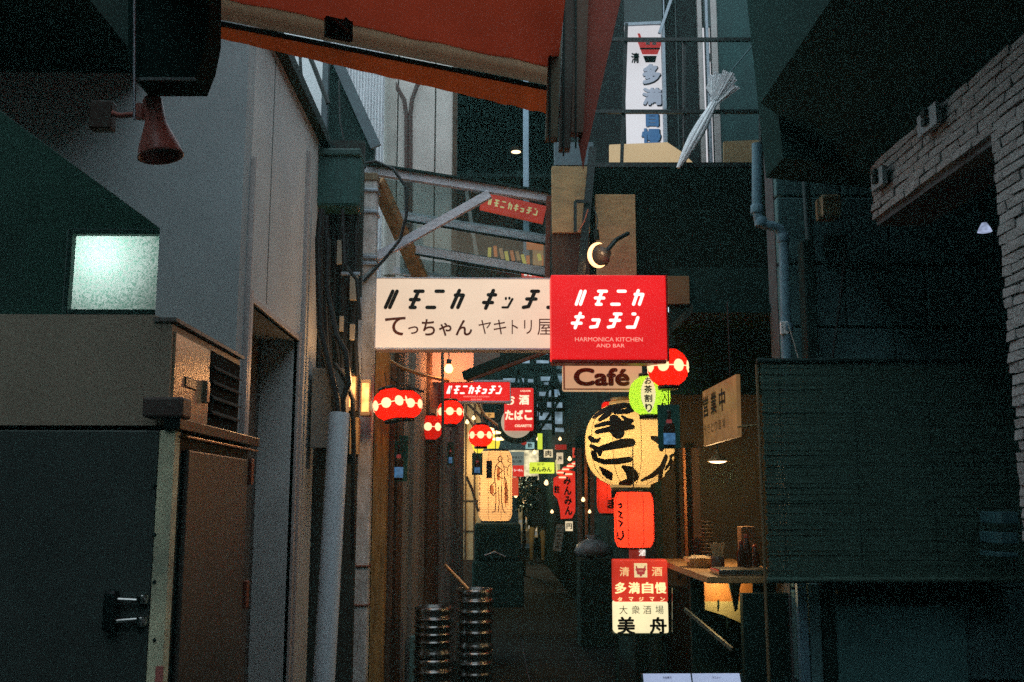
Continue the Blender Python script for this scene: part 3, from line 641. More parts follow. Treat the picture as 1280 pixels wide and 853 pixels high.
for i, (x0, y0, x1, y1) in enumerate([(421, 300, 429, 330), (437, 345, 447, 375), (424, 395, 429, 414), (437, 405, 443, 425)]):
    rect(m := MB(), x0, y0, x1, y1, 5.6, .03); m.build('terminal_box', mat('pale_terminal', (.35, .33, .26), .6), None, ['small terminal box among the cables just below the green box', 'small terminal box low beside the concrete post', 'narrow terminal box left of the cable bundle above the meters', 'narrow terminal box right above the orange meters'][i], 'box', 'terminal boxes in the cable bundle')
rect(m := MB(), 447, 372, 452, 470, 5.7, .03); rect(m, 426, 340, 450, 344, 5.62, .02); m.build('cable_rack', GALV, None, 'galvanised cable rack strip left of the concrete post', 'rack')

# concrete post & timber post
cp = thing('concrete_post', (at(453, 600, 6.0).x, 6.05, 0), 'mottled pale concrete post at the left corner of the skylight', 'post')
a1, b1 = at(443, 600, 6.0), at(463, 600, 6.0); zt = at(452, 222, 6.0).z
MB().bev(a1.x+.012, b1.x-.0, 6.0, 6.1, 0, zt, .008).build('shaft', CONCP, cp)
for y_ in (238, 265, 322, 330): MB().bev(a1.x+.002, b1.x+.01, 5.985, 6.12, at(450, y_, 6).z-.012, at(450, y_, 6).z+.012, .006).build('band', GALV, cp)
for y_ in (708, 757): MB().bev(a1.x+.008, b1.x+.004, 5.99, 6.11, at(450, y_, 6).z-.006, at(450, y_, 6).z+.006, .003).build('strap', RUST, cp)
MB().bev(a1.x+.005, b1.x+.005, 5.99, 6.11, zt-.02, zt+.03, .006).build('cap', WOOD, cp)
MB().bev(at(464, 700, 6.15).x, at(481, 700, 6.15).x, 6.15, 6.27, 0, at(470, 440, 6.15).z, .006).build('timber_post', mat('lit_timber', (.36, .20, .06), .8, var=.65, scale=7, bump=.5, streak=(5, 5, .5)), None, 'rough brown timber post right behind the concrete post', 'post')
MB().bev(at(482, 700, 6.3).x, at(490, 700, 6.3).x, 6.3, 6.36, 0, 2.2, .004).build('timber_batten', WOODD, None, 'thin dark timber batten beside the brown post', 'post')

# ------------------------------------------------------------------ skylight truss
sk = thing('skylight_frame', (0, 6.3, 2.7), 'aluminium skylight frame with glass panes above the white sign', 'skylight')
def abar(name, x0, y0, Y0, x1, y1, Y1, wd, ht, m_=ALU): 
    return MB().bar(at(x0, y0, Y0), at(x1, y1, Y1), wd, ht).build(name, m_, sk)
abar('top_rail', 458, 211, 6.1, 690, 247, 6.1, .05, .07)
abar('top_cap', 458, 205.5, 6.08, 690, 242, 6.08, .07, .012, DARK)
abar('brace', 470, 322, 6.12, 612, 243, 6.07, .04, .052)
abar('glazing_bar', 494, 269, 6.5, 686, 300, 6.5, .03, .06)
abar('glazing_bar', 510, 311, 6.6, 686, 341, 6.6, .03, .06)
abar('glazing_bar', 492, 338, 6.75, 600, 356, 6.75, .03, .05)
MB().bar(at(686, 246, 6.05), at(684, 350, 6.05), .03, .03).build('side_jamb', RUST, sk)
MB().bar(at(471, 226, 6.2), at(527, 350, 6.75), .085, .07).build('timber_rafter', mat('orange_timber', (.38, .20, .08), .8, var=.5, scale=9, streak=(2, 2, 2)), sk)
abar('glazing_edge', 497, 274.5, 6.49, 686, 306, 6.49, .03, .008, DARK)
abar('glazing_edge', 512, 317, 6.59, 686, 347, 6.59, .03, .008, DARK)
GLS = glass('dirty_glass', .16)
def quadp(pts, name, m_, par, th=.004):
    m = MB(); n_ = (Vector(pts[1])-Vector(pts[0])).cross(Vector(pts[3])-Vector(pts[0])); return m.prism(pts, n_, th).build(name, m_, par)
quadp([at(470, 222, 6.2), at(684, 252, 6.2), at(686, 300, 6.51), at(494, 269, 6.51)], 'pane', GLS, sk)
quadp([at(494, 276, 6.52), at(686, 308, 6.52), at(686, 341, 6.61), at(500, 308, 6.61)], 'pane', GLS, sk)
quadp([at(500, 320, 6.62), at(686, 349, 6.62), at(686, 356, 6.75), at(500, 345, 6.75)], 'pane', GLS, sk)
MB().tube([at(447, 206, 6.0), at(470, 202, 6.0), at(492, 212, 6.0), at(508, 235, 6.0), at(508, 270, 6.0), at(500, 300, 6.0), at(480, 325, 6.0), at(454, 352, 5.98)], .010, 8).build('looping_cable', CABLE, None, 'black cable looping over the skylight rail down to the concrete post', 'cable')

# sign glimpsed through the skylight
s1 = thing('small_red_sign', at(640, 262, 7.2), 'tilted red lit katakana sign seen behind the skylight glass', 'sign')
Pa, Pb = at(602, 250, 7.2), at(681, 268, 7.2); rv = (Pb-Pa).normalized(); uv = Vector((0, -1, 0)).cross(rv)*-1; uv = rv.cross(Vector((0, -1, 0))).normalized()
if uv.z < 0: uv = -uv
hh = S(22, 7.2); cc = (Pa+Pb)/2; ww = (Pb-Pa).length
MB().prism([Pa-uv*hh/2, Pb-uv*hh/2, Pb+uv*hh/2, Pa+uv*hh/2], (0, 1, 0), .06).build('lightbox', em('lit_red_orange', (.85, .05, .025), .9), s1)
m = MB(); logo(m, ['HA', 'MO', 'NI', 'KA', 'KI', 'TSU2', 'CHI', 'N'], cc, rv, uv, S(5.5, 7.2), S(7.5, 7.2), S(8.6, 7.2), sw=.24, shear=.0, lift=.004); m.build('lettering', em('yellow_letters', (1, .8, .35), 1.0), s1)
# leafy festoon lit yellow behind glass
lf = thing('hanging_menu_strips', at(650, 322, 8.5), 'yellow and orange paper strips hanging behind the lower skylight pane', 'paper strips')
for i in range(11):
    x = 612+i*6.8; y = 308+i*1.3+random.uniform(-3, 3); MB().bar(at(x, y, 8.5), at(x+random.uniform(-1, 6), y+random.uniform(8, 15), 8.5), .03, .008).build('strip', [em('strip_yellow', (.8, .6, .1), .7), em('strip_orange', (.8, .2, .04), .6), em('strip_tan', (.6, .3, .12), .5)][i % 3], lf)
rect(m := MB(), 658, 300, 686, 312, 8.6, .02); m.build('banner', em('strip_orange', (.8, .2, .04), .6), lf)
rect(m := MB(), 666, 312, 690, 332, 8.62, .02); m.build('board', em('strip_tan', (.6, .3, .12), .5), lf)
rect(m := MB(), 652, 338, 690, 350, 8.4, .02); m.build('lit_box', em('lit_red_orange', (.8, .2, .04), .6), lf)
for i in range(6): rect(m := MB(), 655+i*6, 340, 659+i*6, 345, 8.38, .015); m.build('lit_letter', E_WHITE, lf)
MB().bar(at(583, 240, 8.2), at(596, 320, 8.2), .03).build('strut', mat('rear_strut', (.4, .42, .4), .6), None, 'pale strut leaning behind the skylight glass', 'strut')

# ================================================================== SIGNS
# white sign
ws = thing('white_shop_sign', at(590, 435, 5.85), 'long cream sign with black and brown Japanese lettering over the lane', 'sign')
x0, x1, z0, z1 = (at(470, 393, 5.85).x, at(760, 393, 5.85).x, at(590, 435, 5.85).z, at(590, 349, 5.85).z)
MB().bev(x0, x1, 5.85, 5.97, z0, z1, .004).build('lightbox', em('lit_sign_cream', (.88, .68, .50), .78, var=.17, scale=1.5), ws)
MB().bev(x0-.006, x0-.0005, 5.845, 5.975, z0-.006, z1+.006, .002).build('edge_trim', ALU, ws)
MB().bev(x0, x1, 5.846, 5.974, z0-.012, z0-.0005, .002).build('bottom_trim', ALU, ws)
MB().bev(x0, x1, 5.846, 5.974, z1+.0005, z1+.008, .002).build('top_trim', ALU, ws)
k = S(1, 5.85)
def onsign(px, py, Y): return at(px, py, Y)
for g, px_ in zip(['HA', 'MO', 'NI', 'KA', None, 'KI', 'TSU', 'CHI', 'N'], [491, 520, 545, 572, 0, 613, 638, 665, 695]):
    if g: logo(MB(), [g], onsign(px_, 374.5, 5.85), RX, UP, 13.5*k, 21*k, 0, sw=.225, shear=.42).build('katakana_character', INK, ws)
for ch, px_, py_, wd_, ht_ in [('て', 494, 408, 26, 24), ('っ', 516.5, 413, 13, 10), ('ち', 535.5, 409.5, 17, 21), ('ゃ', 556.5, 412, 16, 17), ('ん', 580, 410, 21, 20)]:
    write(MB(), ch, onsign(px_, py_, 5.85), RX, UP, wd_*k, ht_*k, .018).build('hiragana_character', BROWNINK, ws)
for ch, px_, wd_, ht_ in [('ヤ', 606, 16, 18), ('キ', 625, 16, 19), ('ト', 643.5, 8, 18), ('リ', 660, 10, 18), ('屋', 681, 19, 21)]:
    write(MB(), ch, onsign(px_, 409, 5.85), RX, UP, wd_*k, ht_*k, 0).build('thin_character', BROWNINK, ws)

# big red sign
rs = thing('red_kitchen_sign', at(763, 450, 5.4), 'big glowing red box sign with white slanted katakana', 'sign')
Y = 5.4; k = S(1, Y); x0, x1, z0, z1 = at(689, 397, Y).x, at(833, 397, Y).x, at(762, 449, Y).z, at(762, 344, Y).z
MB().bev(x0, x1, Y, Y+.14, z0, z1, .006).build('lightbox', em('lit_red_face', (.78, .010, .012), 1.0, var=.2, scale=1.6), rs)
MB().bev(x1+.001, x1+.012, Y+.004, Y+.145, z0-.01, z1+.004, .003).build('side_trim', mat('red_metal', (.4, .03, .02), .4, .3), rs)
MB().bev(x0+.004, x1-.004, Y+.006, Y+.13, z0-.022, z0-.001, .004).build('bottom_trim', mat('red_metal', (.4, .03, .02)), rs)
for gs_, x_, y_ in ((['HA', 'MO', 'NI', 'KA'], 762.5, 372.5), (['KI', 'TSU2', 'CHI', 'N'], 758, 401)):
    for i, g_ in enumerate(gs_): logo(MB(), [g_], at(x_+(i-1.5)*23.2, y_, Y), RX, UP, 13.5*k, 17*k, 0, sw=.235, shear=.36).build('katakana_character', em('letter_white', (1, .95, .85), 1.25), rs)
m = MB(); write(m, 'HARMONICA KITCHEN', at(761, 424.5, Y), RX, UP, 86*k, 5.4*k, 0); write(m, 'AND BAR', at(763, 432.3, Y), RX, UP, 36*k, 4.6*k, 0); m.build('small_lettering', em('letter_pink', (1, .45, .35), .9), rs)

# cafe sign
cf = thing('cafe_sign', at(750, 488, 5.75), 'small cream box sign reading Café under the red sign', 'sign')
Y = 5.75; k = S(1, Y); x0, x1, z0, z1 = at(704, 472, Y).x, at(803, 472, Y).x, at(752, 488, Y).z, at(752, 455.5, Y).z
MB().bev(x0, x1, Y, Y+.1, z0, z1, .012).build('lightbox', em('lit_cafe_cream', (.80, .50, .28), .62, var=.12), cf)
f_ = MB(); q_ = .010
f_.bev(x0, x1, Y-.004, Y-.0005, z1-q_, z1-.002, .001); f_.bev(x0, x1, Y-.004, Y-.0005, z0+.002, z0+q_, .001); f_.bev(x0, x0+q_, Y-.004, Y-.0005, z0+q_, z1-q_, .001)
f_.build('frame', mat('cafe_frame', (.55, .40, .26), .5), cf)
m = MB(); write(m, 'Café', at(752, 471.5, Y), RX, UP, 71*k, 23*k, .045); m.build('lettering', BROWNINK, cf)

# second red kitchen sign, farther
def strip_sign(px0, py0, px1, py1, Y, label):
    o = thing('red_strip_sign', at((px0+px1)/2, py1, Y), label, 'sign'); k = S(1, Y)
    x0, x1, z0, z1 = at(px0, (py0+py1)/2, Y).x, at(px1, (py0+py1)/2, Y).x, at((px0+px1)/2, py1, Y).z, at((px0+px1)/2, py0, Y).z
    MB().bev(x0, x1, Y, Y+.09, z0, z1, .006).build('lightbox', E_RED, o)
    f = MB(); f.bev(x0, x1+.01, Y-.004, Y+.095, z1+.001, z1+.018, .003); f.bev(x0, x1+.01, Y-.004, Y+.095, z0-.018, z0-.001, .003); f.bev(x1+.001, x1+.01, Y-.004, Y+.095, z0, z1, .002); f.build('frame', ALU, o)
    m = MB(); logo(m, ['HA', 'MO', 'NI', 'KA', 'KI', 'TSU2', 'CHI', 'N'], at((px0+px1)/2-2, py0+9.5, Y), RX, UP, 6*k, 8.5*k, 8.9*k, sw=.24, shear=.34); m.build('katakana', em('letter_white', (1, .95, .85), 1.25), o)
    m = MB(); write(m, 'HARMONICA KITCHEN', at((px0+px1)/2, py0+18, Y), RX, UP, 32*k, 2*k, 0); write(m, 'AND BAR', at((px0+px1)/2, py0+21.5, Y), RX, UP, 14*k, 1.8*k, 0); m.build('small_lettering', em('letter_pink', (1, .45, .35), .9), o)
strip_sign(554, 478, 637, 501, 8.0, 'long narrow red sign with white katakana below the bare bulb')

# tobacco sign
tb = thing('tobacco_sign', at(648, 542, 10.5), 'red upright sign for sake and tobacco over a white disc', 'sign')
Y = 10.5; k = S(1, Y); x0, x1, z0, z1 = at(630.5, 512, Y).x, at(667, 512, Y).x, at(648, 538, Y).z, at(648, 485, Y).z
MB().bev(x0, x1, Y, Y+.12, z0, z1, .015).build('lightbox', em('tobacco_red', (.72, .018, .015), .95), tb)
m = MB()
for ch, x, y, s_ in [('お', 638, 500, 11), ('酒', 655, 500, 13), ('た', 636.5, 519, 10.5), ('ば', 648.5, 519, 11), ('こ', 660.5, 519, 10)]: write(MB(), ch, at(x, y, Y), RX, UP, s_*k, 12.5*k, .045).build('character', em('letter_cream', (1, .8, .55), 1.1), tb)
m = MB(); write(m, 'LIQUOR', at(657, 489, Y), RX, UP, 13*k, 2.6*k, .02); write(m, 'CIGARETTE', at(654, 532.5, Y), RX, UP, 21*k, 3.2*k, .03); m.build('lettering', em('letter_cream', (1, .8, .55), 1.1), tb)
dc = at(646, 528, Y+.15); m = MB(); m.tube([(dc.x, Y+.13, dc.z), (dc.x, Y+.16, dc.z)], S(20, Y), 32); m.build('disc', em('disc_cream', (.6, .58, .42), .55), tb)
m = MB(); m.tube([(dc.x, Y+.165, dc.z), (dc.x, Y+.2, dc.z)], S(27, Y), 32); m.build('disc_rim', DARK, tb)

# ================================================================== LANTERNS
def round_prof(r, h, n=24, ribs=12, top=.38, depth=.012):
    pr = []; m_ = ribs*4
    for i in range(m_+1):
        t = i/m_; z = (t-.5)*h; a_ = (t-.5)*2
        rr = r*(1-abs(a_)**2.6)**(1/2.2) if abs(a_) < 1 else 0
        rr = max(rr, r*top); rr *= 1-depth*(.5-.5*math.cos(t*ribs*2*math.pi+math.pi))
        pr.append((rr, z))
    return pr
def radf(prof):
    def f(z):
        if z <= prof[0][1]: return prof[0][0]
        for (r0, z0), (r1, z1) in zip(prof, prof[1:]):
            if z <= z1: return r0+(r1-r0)*(z-z0)/(z1-z0+1e-9)
        return prof[-1][0]
    return f
P_RED = paper('red_paper', (.85, .022, .010), .5, trans=.7)
P_DOT = em('lantern_dot', (1, .80, .42), 1.2, var=.08)
def red_lantern(label, r=.12, h=.215):
    o = thing('red_round_lantern', (0, 0, 0), label, 'lantern', 'red round lanterns with cream discs')
    pr = round_prof(r, h, ribs=9, top=.5, depth=.03)
    MB().lathe(pr, n=28, cap=False).build('paper_shell', P_RED, o, local=True)
    rf = radf(pr); m = MB()
    nd = 8
    for i in range(nd):
        rd = r*.30; vs = [(rd*.95*math.cos(2*math.pi*q/14), rd*math.sin(2*math.pi*q/14)+.003) for q in range(14)]
        wrap(m, vs, [list(range(14))], rf, -math.pi/2+2*math.pi*(i+.0)/nd, .004, .02)
    m.build('disc', P_DOT, o, local=True)
    m = MB()
    for i in range(nd):
        th = -math.pi/2+2*math.pi*(i+.5)/nd; wrap(m, [(-r*.14, .0), (r*.14, .0), (r*.14, .006), (-r*.14, .006)], [[0, 1, 2, 3]], rf, th, .0045, .02)
    m.build('joining_line', P_DOT, o, local=True)
    MB().lathe([(r*.5, -h/2-.018), (r*.53, -h/2-.016), (r*.53, -h/2+.004), (r*.5, -h/2+.004)], n=20).build('bottom_hoop', BLACK, o, local=True)
    MB().lathe([(r*.5, h/2-.004), (r*.53, h/2-.003), (r*.53, h/2+.014), (r*.5, h/2+.016)], n=20).build('top_hoop', BLACK, o, local=True)
    MB().tube([(0, 0, h/2), (0, 0, h/2+.12)], .003, 6).build('hanging_wire', CABLE, o, local=True)
    return o
proto = red_lantern('x')
specs = [(488, 506, 5.92, .86, -8, 'largest red round lantern hanging beside the timber post'), (508, 506, 6.10, .80, 20, 'red round lantern half hidden behind the largest one'), (536, 535, 7.6, .88, 0, 'lowest red round lantern above the brown boards'), (563, 516, 7.7, .86, 0, 'red round lantern hanging straight below the bulb'), (601, 545, 9.0, .92, 0, 'small red round lantern in front of the cream wall'), (835, 460, 5.55, .97, 22, 'red round lantern at the lower right corner of the big red sign')]
for i, (px_, py_, Y, sc_, rz, lab) in enumerate(specs):
    o = proto if i == 0 else copy_tree(proto)
    o.location = at(px_, py_, Y); o.rotation_euler = (0, R(-12) if i == 0 else 0, R(rz)); o.scale = (sc_,)*3; o['label'] = lab
    if i == 5: o.scale = (.95, .95, .98)
    lamp(o.location, 1.1, (1, .5, .25), .02)

# big cream lantern
bl = thing('giant_paper_lantern', at(787, 556, 6.9), 'giant cream paper lantern painted with thick black brush characters', 'lantern')
Y = 6.9; k = S(1, Y); pr = round_prof(55.5*k, 106*k, ribs=34, top=.45, depth=.008)
MB().lathe(pr, n=48, cap=False).build('paper_shell', paper('cream_paper', (.80, .58, .25), .30, rib=.0145, ribcol=(.42, .24, .06), trans=.6), bl, local=True)
rf = radf(pr)
# brush strokes: pixel drawing about the lantern centre
def zz(x, y): return ((720+x/6.09-787)*k, (556-(480+y/6.09))*k)
ST = [((26, 40, 60, 50, 56, 40), [(135, 262), (200, 215), (280, 195), (350, 180), (420, 195), (400, 220)]), ((40, 44, 36), [(420, 205), (360, 232), (290, 236)]), ((50, 46, 30), [(250, 205), (220, 250), (170, 290)]), ((34, 30), [(255, 180), (275, 240)]),
      ((18, 34, 30), [(320, 270), (350, 300), (385, 305)]), ((28, 36, 40, 34), [(140, 335), (220, 318), (300, 322), (370, 318)]), ((34, 44, 48, 38), [(145, 380), (230, 365), (310, 360), (385, 352)]), ((70, 90, 110, 90), [(265, 290), (275, 320), (280, 370), (285, 395)]),
      ((28, 36, 30, 14), [(98, 415), (115, 440), (145, 448), (160, 430)]), ((26, 38, 55, 70, 60), [(105, 480), (150, 510), (230, 490), (310, 472), (375, 465)]), ((20, 36, 22), [(130, 500), (160, 530), (160, 550)]), ((36, 30, 38, 46, 44), [(120, 530), (135, 580), (190, 602), (280, 600), (360, 588)]),
      ((14, 46, 50, 14), [(165, 640), (205, 680), (230, 700), (250, 730)]), ((26, 70, 86, 60, 30), [(320, 640), (370, 670), (395, 710), (380, 745), (320, 755)]),
      ((30, 60, 60), [(530, 430), (580, 445), (640, 440)]), ((44, 50, 50, 46), [(640, 300), (650, 380), (620, 450), (600, 505)]), ((30, 40, 30), [(600, 300), (630, 330), (660, 340)]), ((36, 46, 36, 20), [(640, 565), (610, 640), (540, 700), (465, 735)]),
      ((46, 40), [(600, 660), (612, 720)]), ((20, 30, 26), [(690, 565), (670, 620), (650, 640)]), ((18, 24), [(640, 655), (690, 600)]), ((22, 18), [(680, 560), (740, 530)]), ((20, 22, 16), [(700, 590), (690, 650), (650, 690)])]
for s0, s1_ in ((0, 8), (8, 12), (12, 14), (14, 17), (17, 23)):
    vs, fs = ink_strokes([([a_/6.09*k for a_ in ws_], [zz(x, y) for x, y in pts]) for ws_, pts in ST[s0:s1_]])
    vs, fs = finely(vs, fs, .03); o_ = []
    for v in vs:
        r_ = rf(v.y); x = max(-r_*.985, min(r_*.985, v.x)); th = math.asin(x/r_)-math.pi/2; r2 = r_+.004+v.z; o_.append((r2*math.cos(th), r2*math.sin(th), v.y))
    MB().add(o_, fs).build('brush_character', INK, bl, local=True, fix=False)
MB().lathe([(.9*24*k, -66*k), (24*k, -66*k), (24*k, -52*k), (.9*24*k, -52*k)], n=32).build('bottom_hoop', BLACK, bl, local=True)
MB().lathe([(.9*22*k, 50*k), (23*k, 50*k), (23*k, 58*k), (.9*22*k, 58*k)], n=32).build('top_hoop', mat('gold_hoop', (.5, .3, .08), .4, .4), bl, local=True)
m = MB()
for q in range(10):
    th = 2*math.pi*q/10-math.pi/2+.12; m.tube([((rf(z)+.002)*math.cos(th), (rf(z)+.002)*math.sin(th), z) for z in [(-50+i*5)*k for i in range(21)]], .0018, 5)
m.build('seam', mat('seam_brown', (.3, .17, .05), .8), bl, local=True)
MB().tube([(0, 0, 56*k), (0, 0, 1.0)], .006, 6).build('hanging_wire', CABLE, bl, local=True)
lamp(bl.location+Vector((-.08, -.08, .0)), 6.5, (1, .75, .42), .05)

# cylinder red lanterns below
def cyl_prof(r, h, ribs):
    pr = []; m_ = ribs*4
    for i in range(m_+1):
        t = i/m_; e = min(t, 1-t)*h; rr = r*(.80+.20*min(1, (e/(r*.42)))**.5); rr *= 1-.010*(.5-.5*math.cos(t*ribs*2*math.pi)); pr.append((rr, (t-.5)*h))
    return pr
def long_lantern(px0, py0, px1, py1, Y, m_, label, ribs=18, light=1.2, lc=(1, .4, .2)):
    k = S(1, Y); c = at((px0+px1)/2, (py0+py1)/2, Y); r = (px1-px0)/2*k; h = (py1-py0)*k
    o = thing('long_paper_lantern', c, label, 'lantern'); pr = cyl_prof(r, h, ribs)
    MB().lathe(pr, n=36, cap=False).build('paper_shell', m_, o, local=True)
    MB().lathe([(r*.7, -h/2-.012), (r*.8, -h/2-.012), (r*.8, -h/2+.006), (r*.7, -h/2+.006)], n=24).build('bottom_hoop', BLACK, o, local=True)
    MB().lathe([(r*.55, h/2-.006), (r*.8, h/2-.006), (r*.72, h/2+.02), (r*.55, h/2+.02)], n=24).build('top_hoop', BLACK, o, local=True)
    m = MB()
    for q in range(8):
        th = 2*math.pi*q/8-math.pi/2+.35; f2 = radf(pr); m.tube([((f2(z)+.0015)*math.cos(th), (f2(z)+.0015)*math.sin(th), z) for z in [(-.49+i*.049)*h for i in range(21)]], .0016, 5)
    m.build('seam', mat('seam_red', (.25, .02, .01), .8), o, local=True)
    MB().tube([(0, 0, h/2+.01), (0, 0, h/2+.35)], .004, 6).build('hanging_wire', CABLE, o, local=True)
    lamp(c+Vector((.0, -r*.35, .02)), light, lc, .015)
    return o, radf(pr), k, r, h
P_RED2 = paper('orange_red_paper', (.85, .06, .025), .36, trans=.75)
o, f2, k, r, h = long_lantern(768, 616, 817, 683, 6.6, P_RED2, 'glowing red cylinder lantern hanging below the giant cream lantern', light=7, lc=(1, .75, .5))
vs, fs = ink_strokes([(2.2*k, [(x*k, y*k) for x, y in p]) for p in [[(-3, 18), (1, 19), (2, 16), (-1, 14)], [(-4, 10), (2, 8), (-2, 4), (3, 2)], [(-3, -1), (3, -4), (-1, -8)], [(-5, -16), (-5, -22), (0, -24), (4, -20), (3, -14)]]])
m = MB(); wrap(m, vs, fs, f2, -math.pi/2-.85, .003, .02); m.build('brush_writing', INK, o, local=True)
o, f2, k, r, h = long_lantern(746, 586, 784, 641, 7.8, P_RED2, 'red cylinder lantern half hidden behind the giant cream lantern', light=.5)
m = MB(); vs, fs = text_geo('ま', .05); wrap(m, [(x*12*k, y*12*k-16*k, z) for x, y, z in vs], fs, f2, -math.pi/2-.1, .003, .03); m.build('brush_writing', INK, o, local=True)
# small red top lantern behind giant one
long_lantern(752, 503, 774, 530, 8.3, P_RED, 'small red lantern peeping over the left shoulder of the giant lantern', ribs=8, light=.2)

# green lantern
gl_ = thing('green_round_lantern', at(812, 495, 5.7), 'yellow-green paper lantern with black brush characters', 'lantern')
Y = 5.7; k = S(1, Y); pr = round_prof(26*k, 50*k, ribs=12, top=.5, depth=.02); rf = radf(pr)
MB().lathe(pr, n=36, cap=False).build('paper_shell', paper('green_paper', (.52, .80, .06), .5, trans=.65), gl_, local=True)
m = MB(); vs = [(9*k*math.cos(q*.3927)*1.0, 23*k*math.sin(q*.3927)) for q in range(16)]; wrap(m, vs, [list(range(16))], rf, -math.pi/2-.22, .002, .02); m.build('cream_patch', em('patch_cream', (.95, .85, .42), .85), gl_, local=True)
m = MB()
for i, ch in enumerate('お茶割り'):
    vs, fs = text_geo(ch, .03); wrap(m, [(x*9.5*k, y*9.5*k+(17-i*11.3)*k, z) for x, y, z in vs], fs, rf, -math.pi/2-.22, .004, .012)
for i, ch in enumerate('静岡入り'):
    if i == 0: continue
    vs, fs = text_geo(ch, .03); wrap(m, [(x*9*k, y*9.5*k+(18-i*11)*k, z) for x, y, z in vs], fs, rf, -math.pi/2+.62, .004, .012)
m.build('brush_writing', INK, gl_, local=True)
MB().lathe([(12*k, -29*k), (13.5*k, -29*k), (13.5*k, -24*k), (12*k, -24*k)], n=24).build('bottom_hoop', BLACK, gl_, local=True)
MB().lathe([(12*k, 24*k), (13.5*k, 24*k), (13.5*k, 28*k), (12*k, 28*k)], n=24).build('top_hoop', BLACK, gl_, local=True)
MB().tube([(0, 0, 27*k), (0, 0, .35)], .004, 6).build('hanging_wire', CABLE, gl_, local=True)
lamp(gl_.location, .9, (.9, 1, .5), .02)

# tall beige lantern with figures
o, f2, k, r, h = long_lantern(598.5, 565, 640, 650, 9.6, paper('amber_paper', (.92, .60, .28), .36, rib=.022, ribcol=(.55, .2, .04), trans=.65), 'tall amber cylinder lantern with red ink figure drawing', ribs=26, light=6.5, lc=(1, .72, .38))
fig = [[(0, 34), (3, 36), (5, 33), (3, 29), (0, 30), (0, 34)], [(1, 29), (-3, 24), (-5, 14), (-4, 4), (-3, -2)], [(4, 29), (7, 23), (8, 12), (7, 2)], [(7, 23), (13, 22), (17, 26)], [(-3, -2), (-3, -20), (-4, -31)], [(0, -2), (1, -20), (0, -31)], [(4, 0), (4, -18), (6, -30)], [(8, 10), (11, 4), (12, -10), (13, -24)], [(10, 8), (8, -4), (10, -14), (9, -26)], [(-4, -31), (-7, -32)], [(6, -30), (9, -33)], [(-5, 4), (-9, 0), (-10, -8), (-6, -12), (-3, -8)], [(12, 36), (15, 33), (12, 30), (16, 28)], [(13, 22), (11, 16), (13, 12)], [(-2, 24), (5, 18), (-2, 12), (6, 8)], [(9, -2), (13, -6), (9, -10), (13, -14), (9, -20)]]
vs, fs = ink_strokes([(1.0*k, [(x*k+1*k, y*k) for x, y in p]) for p in fig]); m = MB(); wrap(m, vs, fs, f2, -math.pi/2+.12, .003, .03); m.build('line_drawing', mat('red_ink', (.5, .06, .015), .8, bump=0), o, local=True)
vs, fs = ink_strokes([(5*k, [(-7*k, -2*k), (-7*k, -8*k)]), (4*k, [(11*k, 2*k), (11*k, -20*k)]), (3.5*k, [(1*k, 20*k), (1*k, 8*k)])]); m = MB(); wrap(m, vs, fs, f2, -math.pi/2+.12, .002, .03); m.build('colour_wash', em('wash_red', (.85, .22, .05), .6), o, local=True)
m = MB(); vs = []; 
for i, ch in enumerate('大衆酒場もつ焼'):
    a_, b_ = text_geo(ch, .02); wrap(m, [(x*4*k, y*4.5*k+(8-i*6)*k, z) for x, y, z in a_], b_, f2, -math.pi/2-1.15, .003, .03)
m.build('brush_writing', INK, o, local=True)

# festoon tube, bulb
MB().tube([at(463, 432, 6.4), at(478, 446, 6.5), at(500, 459, 6.7), at(525, 468, 7.0), at(545, 473, 7.3), at(560, 476, 7.5)], .014, 12).build('copper_pipe', BRASS, None, 'curved orange-lit pipe running from the post towards the bulb', 'pipe')
for i, pts in enumerate([[(458, 430), (470, 450), (474, 470), (466, 480), (461, 462), (468, 440)], [(470, 455), (485, 470), (500, 480), (530, 490)], [(466, 470), (480, 478), (489, 488)]]):
    MB().tube([at(x, y, 6.3) for x, y in pts], .007, 8).build('drooping_wire', CABLE, None, ['black wire loop drooping at the concrete post by the cream sign', 'black wire sagging above the large red lantern', 'short black wire ending above the large red lantern'][i], 'cable', 'wires above the red lanterns')
bb = thing('bare_bulb', at(561, 461, 7.4), 'bare glowing bulb above the narrow red sign', 'bulb')
MB().lathe([(0, -.035), (.02, -.03), (.032, -.01), (.032, .005), (.018, .03), (.015, .04)], n=20).build('glass_bulb', E_WARM, bb, local=True)
MB().lathe([(.017, .03), (.018, .035), (.018, .07), (0, .075)], n=16).build('socket', BLACK, bb, local=True)
MB().tube([(0, 0, .07), (.0, .02, .3)], .004, 6).build('flex', CABLE, bb, local=True)
lamp(bb.location+Vector((0, .045, -.0)), 12, (1, .30, .10), .03)
rect(m := MB(), 536, 437, 592, 478, 7.62, .04); m.build('halo_board', mat('halo_board_paint', (.55, .42, .36), .8, var=.3), None, 'pale board added right behind the bare bulb to catch its orange glow', 'board')  # reflector board added behind the bulb to give it a halo
rect(m := MB(), 520, 436, 590, 478, 8.3, .04); m.build('backing_board', mat('rust_board', (.35, .2, .15), .8, var=.4), None, 'dusty board on the wall lit by the bare bulb', 'board')
# diagonal beams below white sign
MB().bar(at(580, 470, 6.9), at(672, 434, 6.6), .035, .06).build('diagonal_beam', DARK, None, 'dark diagonal strut under the cream sign, upper of two', 'beam')
MB().bar(at(584, 476, 7.2), at(684, 440, 6.9), .03, .02).build('diagonal_beam', RUST, None, 'thin rusty diagonal strut below the dark one', 'beam')
rect(m := MB(), 575, 441, 625, 458, 8.6, .04); m.build('grey_board', mat('grey_brown', (.25, .2, .16), .8), None, 'grey brown board behind the diagonal struts', 'board')

